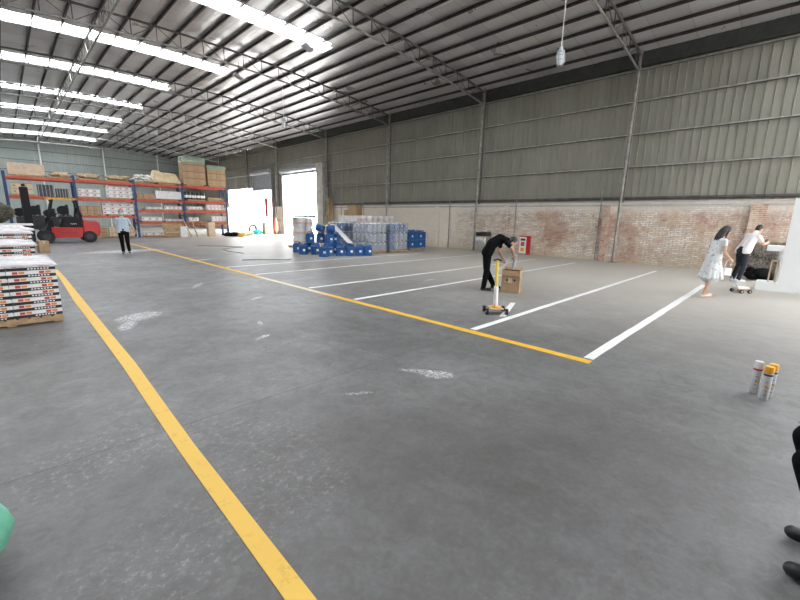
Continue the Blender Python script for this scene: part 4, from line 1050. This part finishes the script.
# line striping cart
def cart(name,label,loc,rz,deck,pole,slim=False):
    t=thing(name,label,'paint cart',loc,rz)
    for x in(-.12,.12):
        for y in(-.17,.17):
            o=MB().tube([(x,y-.02,.055),(x,y+.02,.055)],.055,16).build('wheel',M['rubber'],t);MB().tube([(x,y-.024,.055),(x,y+.024,.055)],.022,10).build('wheel_hub',M['greymetal'],o)
    for x in(-.12,.12): MB().tube([(x,-.17,.055),(x,.17,.055)],.012,6).build('axle',M['greymetal'],t)
    MB().box(-.14,.14,-.12,.12,.09,.11).build('deck',deck,t,.005)
    MB().tube([(0,.0,.10),(0,.0,.14)],.06,14).tube([(-.10,.0,.13),(.10,0,.13)],.02,8).build('spray_mount',M['yellowplastic'],t)
    if slim:
        MB().tube([(-.10,0,.12),(-.62,0,.86)],.010,8).build('handle_pole',pole,t);MB().box(-.17,.17,-.10,.10,.112,.18).build('white_tray',M['whiteplastic'],t);MB().box(-.2,.2,-.13,-.105,.09,.13).build('orange_side',mat('orange_brown',(.62,.30,.12),.5),t)
        return t
    MB().tube([(0,0,.12),(.03,0,.48)],.040,12).build('lower_sleeve',M['whiteplastic'],t)
    MB().tube([(.03,0,.46),(.07,0,.93)],.026,10).build('handle_pole',pole,t)
    MB().tube([(.06,-.07,.93),(.075,0,.95),(.06,.07,.93)],.016,8).build('grip',M['black'],t)
    return t
cart('line_marking_cart','small four-wheeled line-painting cart with upright yellow handle',(5.98,3.55,0),PI/4,mat('tan_deck',(.62,.45,.24),.5),mat('yellow_pole',(.80,.60,.08),.4))
cart('line_marking_cart','low paint cart with slim grey pole pushed along in front of the woman',(12.55,.72,0),-PI/4,M['whiteplastic'],M['greymetal'],True).scale=(.82,.82,.82)
# woman
def floral():
    g=G('floral_dress');v=g.nt.nodes.new('ShaderNodeTexVoronoi');v.inputs['Scale'].default_value=13;v.inputs['Randomness'].default_value=1;g.nt.links.new(g.P,v.inputs['Vector'])
    k=g.math('MULTIPLY',g.ramp(v.outputs['Distance'],.22,.30,(1,1,1),(0,0,0)),g.ramp(g.noise(30,3),.42,.5));return g.out(g.mix(k,(.68,.70,.70),(.30,.34,.38)),.8)
J=dict(pel=(0,0,.88),mid=(.02,0,1.05),chest=(.06,0,1.23),neck=(.10,0,1.37),head=(.17,0,1.46),
 hip_l=(0,.08,.85),hip_r=(0,-.08,.85),sh_l=(.07,.15,1.29),sh_r=(.07,-.15,1.29),
 el_l=(.05,.21,1.03),wr_l=(.27,.13,.90),el_r=(.05,-.22,1.02),wr_r=(.30,-.12,.86),
 kn_l=(.03,.08,.46),an_l=(.04,.09,.08),toe_l=(.17,.10,.035),kn_r=(-.03,-.07,.46),an_r=(-.14,-.08,.08),toe_r=(.0,-.09,.035))
wm=person('person','person with long dark hair in a white floral dress and beige flats',(11.18,1.21,0),-PI/4,J,floral(),.42,None,mat('beige_shoe',(.72,.62,.52),.6),hair='long',dress=.44,build=.84,headfwd=(.75,0,-.6),headup=(.6,0,.75),barefoot=True,palm={'l':V(0,-1,-.3),'r':V(0,1,-.3)},handcurl=.7)
p=at_person(wm,(.36,.0,.50))
t=thing('handbag','small white handbag hanging from the hand of the person in the dress','handbag',p,-PI/4)
MB().rbox(.18,.08,0,.16,.03).build('bag_body',M['whiteplastic'],t);MB().tube([(-.07,0,.19),(-.05,0,.30),(0,0,.36),(.05,0,.30),(.07,0,.19)],.008,6).build('bag_strap',M['whiteplastic'],t)
# man right
J=dict(pel=(0,0,.92),mid=(.08,0,1.08),chest=(.19,0,1.27),neck=(.29,0,1.42),head=(.38,0,1.50),
 hip_l=(0,.09,.89),hip_r=(0,-.09,.89),sh_l=(.21,.18,1.33),sh_r=(.21,-.18,1.33),
 el_l=(.34,.24,1.10),wr_l=(.58,.14,1.14),el_r=(.34,-.24,1.10),wr_r=(.56,-.14,1.14),
 kn_l=(.06,.10,.48),an_l=(-.06,.10,.09),toe_l=(.09,.11,.04),kn_r=(.02,-.10,.48),an_r=(-.10,-.12,.09),toe_r=(.05,-.14,.04))
mr=person('person','person in white tee and dark trousers leaning beside the white board',(14.95,.98,0),-PI/4+.1,J,M['tee'],.6,M['navy'],mat('pale_trainers',(.55,.62,.72),.6),headfwd=(.86,0,-.5),headup=(.5,0,.86),palm={'l':V(0,-1,.2),'r':V(0,1,.2)},handcurl=.8)
p=at_person(mr,(.66,0,1.12));t=thing('phone','small dark phone held by the person in the white tee','phone',p,-PI/4)
MB().obox((0,0,.04),(.012,.075,.15),Matrix.Rotation(.6,3,'Y')).build('phone_body',M['black'],t,.003)
lump('black_cloth',(15.95,.55,0),(1.0,.7,.40),M['blackcloth'],'black cloth heap on the floor behind the person in the white tee','cloth heap',81,14,voxel=.02)
lump('branch_pile',(16.9,.35,0),(.7,1.2,1.25),mat('grey_brown_pile',(.16,.14,.12),.95,0,.6,20,.8),'grey-brown brush pile against the brick behind the white unit','pile',83,20,voxel=.03)
# white unit
t=thing('white_board_unit','tall white board with ledge and plinth at the right edge','display unit',(13.45,0,0))
MB().box(0,.09,-1.6,.12,0.0,2.27).build('tall_board',M['foam'],t,.004)
MB().box(.0,.5,.12,.52,0,.22).build('plinth',M['foam'],t,.004)
MB().box(.0,.45,.12,.44,1.00,1.13).build('ledge',M['foam'],t,.01)
for y in(.18,.30): MB().box(.05,.09,y-.015,y+.015,.22,.78).build('frame_bar',M['card2'],t)
MB().box(.05,.09,.165,.315,.74,.78).build('frame_bar',M['card2'],t);MB().box(.1,.4,.13,.2,.22,1.0).build('inner_support',M['foam'],t)
# ------------------------------------------------------------------ spray cans
def spray(capmt):
    t=thing('spray_can','','spray can')
    MB().lathe([(.030,0),(.033,.004),(.033,.245),(.030,.255)],n=24).build('can_body',mat('can_white',(.62,.62,.64),.35),t)
    MB().lathe([(.0337,.225),(.0337,.243)],n=24).build('coloured_band',M['bluerack'] if capmt=='yellowplastic' else M['redlogo'],t)
    MB().lathe([(.0345,.250),(.0345,.30),(.031,.31),(.02,.312)],n=24).build('cap',M[capmt],t)
    m=MB()
    for i in range(3):
        m.obox((-.0325*math.cos(.3*i-.1),-.0325*math.sin(.3*i-.1),.12),(.003,.010,.016))
    m.build('printed_mark',M['yellowplastic'],t)
    m=MB()
    for i in range(4): m.obox((-.0328,.0,.05+i*.04),(.002,.022,.004))
    m.build('fine_print',M['machine'],t)
    return t
a=spray('whiteplastic');a.location=(5.02,.045,0);a.rotation_euler=(0,0,.1);a['label']='paint spray can with white cap, left of the pair with yellow caps'
b=spray('yellowplastic');b.location=(4.90,-.035,0);b['label']='paint spray can with yellow cap standing in front of the others'
c=dup(b,(5.02,-.06,0),.4,'paint spray can with yellow cap mostly hidden behind the front one')
for o in(a,b,c): o['group']='paint spray cans on the floor'; o.scale=(1.04,1.04,1.06)
# ------------------------------------------------------------------ squatting person at right edge
J=dict(pel=(-.25,0,.30),mid=(-.20,0,.50),chest=(-.06,0,.68),neck=(.03,0,.83),head=(.08,0,.95),
 hip_l=(-.25,.10,.30),hip_r=(-.25,-.10,.30),sh_l=(-.03,.18,.76),sh_r=(-.03,-.18,.76),
 el_l=(-.02,.22,.58),wr_l=(.12,.06,.68),el_r=(-.02,-.22,.58),wr_r=(.12,-.05,.70),
 kn_l=(.17,.15,.58),an_l=(.0,.15,.09),toe_l=(.15,.16,.04),kn_r=(.17,-.15,.58),an_r=(.0,-.15,.09),toe_r=(.15,-.16,.04))
person('person','person in black squatting at the right edge, mostly out of frame',(2.57,-.392,0),PI/2,J,M['blackcloth'],1.6,M['blackcloth'],M['black'],palm={'l':V(0,0,-1),'r':V(0,0,-1)})
# green bag left edge
o=lump('green_tarp_bag',(-.72,2.35,0),(1.10,1.0,.50),M['greentarp'],'green tarpaulin bundle cut off by the left edge of the view','tarpaulin',91,10,voxel=.02)
# hose on the floor
for k,(P_,lb) in enumerate((([(7.0,21.8),(8.0,20.9),(8.6,19.9),(7.9,19.7),(7.2,19.0),(7.0,17.9),(7.15,16.6)],'thin dark hose loop lying on the floor left of the white drums'),([(6.0,14.1),(6.6,13.9),(7.3,13.3),(7.5,13.3),(7.9,13.9)],'short dark hose end on the floor near the far white bay lines'))):
    m=MB();m.tube([(x,y,.010) for x,y in P_],.010,6)
    tag(m.build('garden_hose',M['cable']),lb,'hose')
# ------------------------------------------------------------------ light
w=bpy.data.worlds.new('sky');S.world=w;w.use_nodes=True;bg=w.node_tree.nodes['Background'];bg.inputs[0].default_value=(.97,.985,1,1);bg.inputs[1].default_value=9.3
def portal(loc,rot,sx,sy):
    l=bpy.data.lights.new('portal','AREA');l.shape='RECTANGLE';l.size=sx;l.size_y=sy;l.cycles.is_portal=True
    o=bpy.data.objects.new('portal',l);COL.objects.link(o);o.location=loc;o.rotation_euler=rot
for y,x0,x1 in SKY:
    n=2
    for i in range(n):
        a=x0+(x1-x0)*i/n;b=x0+(x1-x0)*(i+1)/n;za,zb_=roofz(a,y)+.02,roofz(b,y)+.02
        portal(((a+b)/2,y,(za+zb_)/2+.06),(0,-math.atan2(zb_-za,b-a),0),b-a,2*SW)
for (a,b,z) in (D1,D2,D3,(-10,-3.2,5.2)): portal((18.35,(a+b)/2,z/2),(0,PI/2,0),z,b-a)
portal((10,YB-.25,2.5),(PI/2,0,0),8,5)

# ------------------------------------------------------------------ camera
cam=bpy.data.cameras.new('camera');co=bpy.data.objects.new('camera',cam);COL.objects.link(co);S.camera=co
cam.sensor_width=36;cam.lens=390/800*36;cam.clip_start=.05;cam.clip_end=500
f=390.
Yd=V(-400,90,-f).normalized();Xd=V(397,74,-f);Xd=(Xd-Yd*Xd.dot(Yd)).normalized();Zd=Xd.cross(Yd)
m3=Matrix((Xd,Yd,Zd));co.matrix_world=Matrix.Translation((0,0,1.62))@m3.to_4x4()
vs=S.view_settings;vs.view_transform='Standard';vs.look='None';vs.gamma=1;vs.use_curve_mapping=False;vs.exposure=.9
cy=S.cycles;cy.use_denoising=True;cy.max_bounces=8;cy.diffuse_bounces=5;cy.glossy_bounces=3;cy.transparent_max_bounces=12;cy.caustics_reflective=False;cy.caustics_refractive=False
try: cy.denoising_use_gpu=False
except Exception: pass
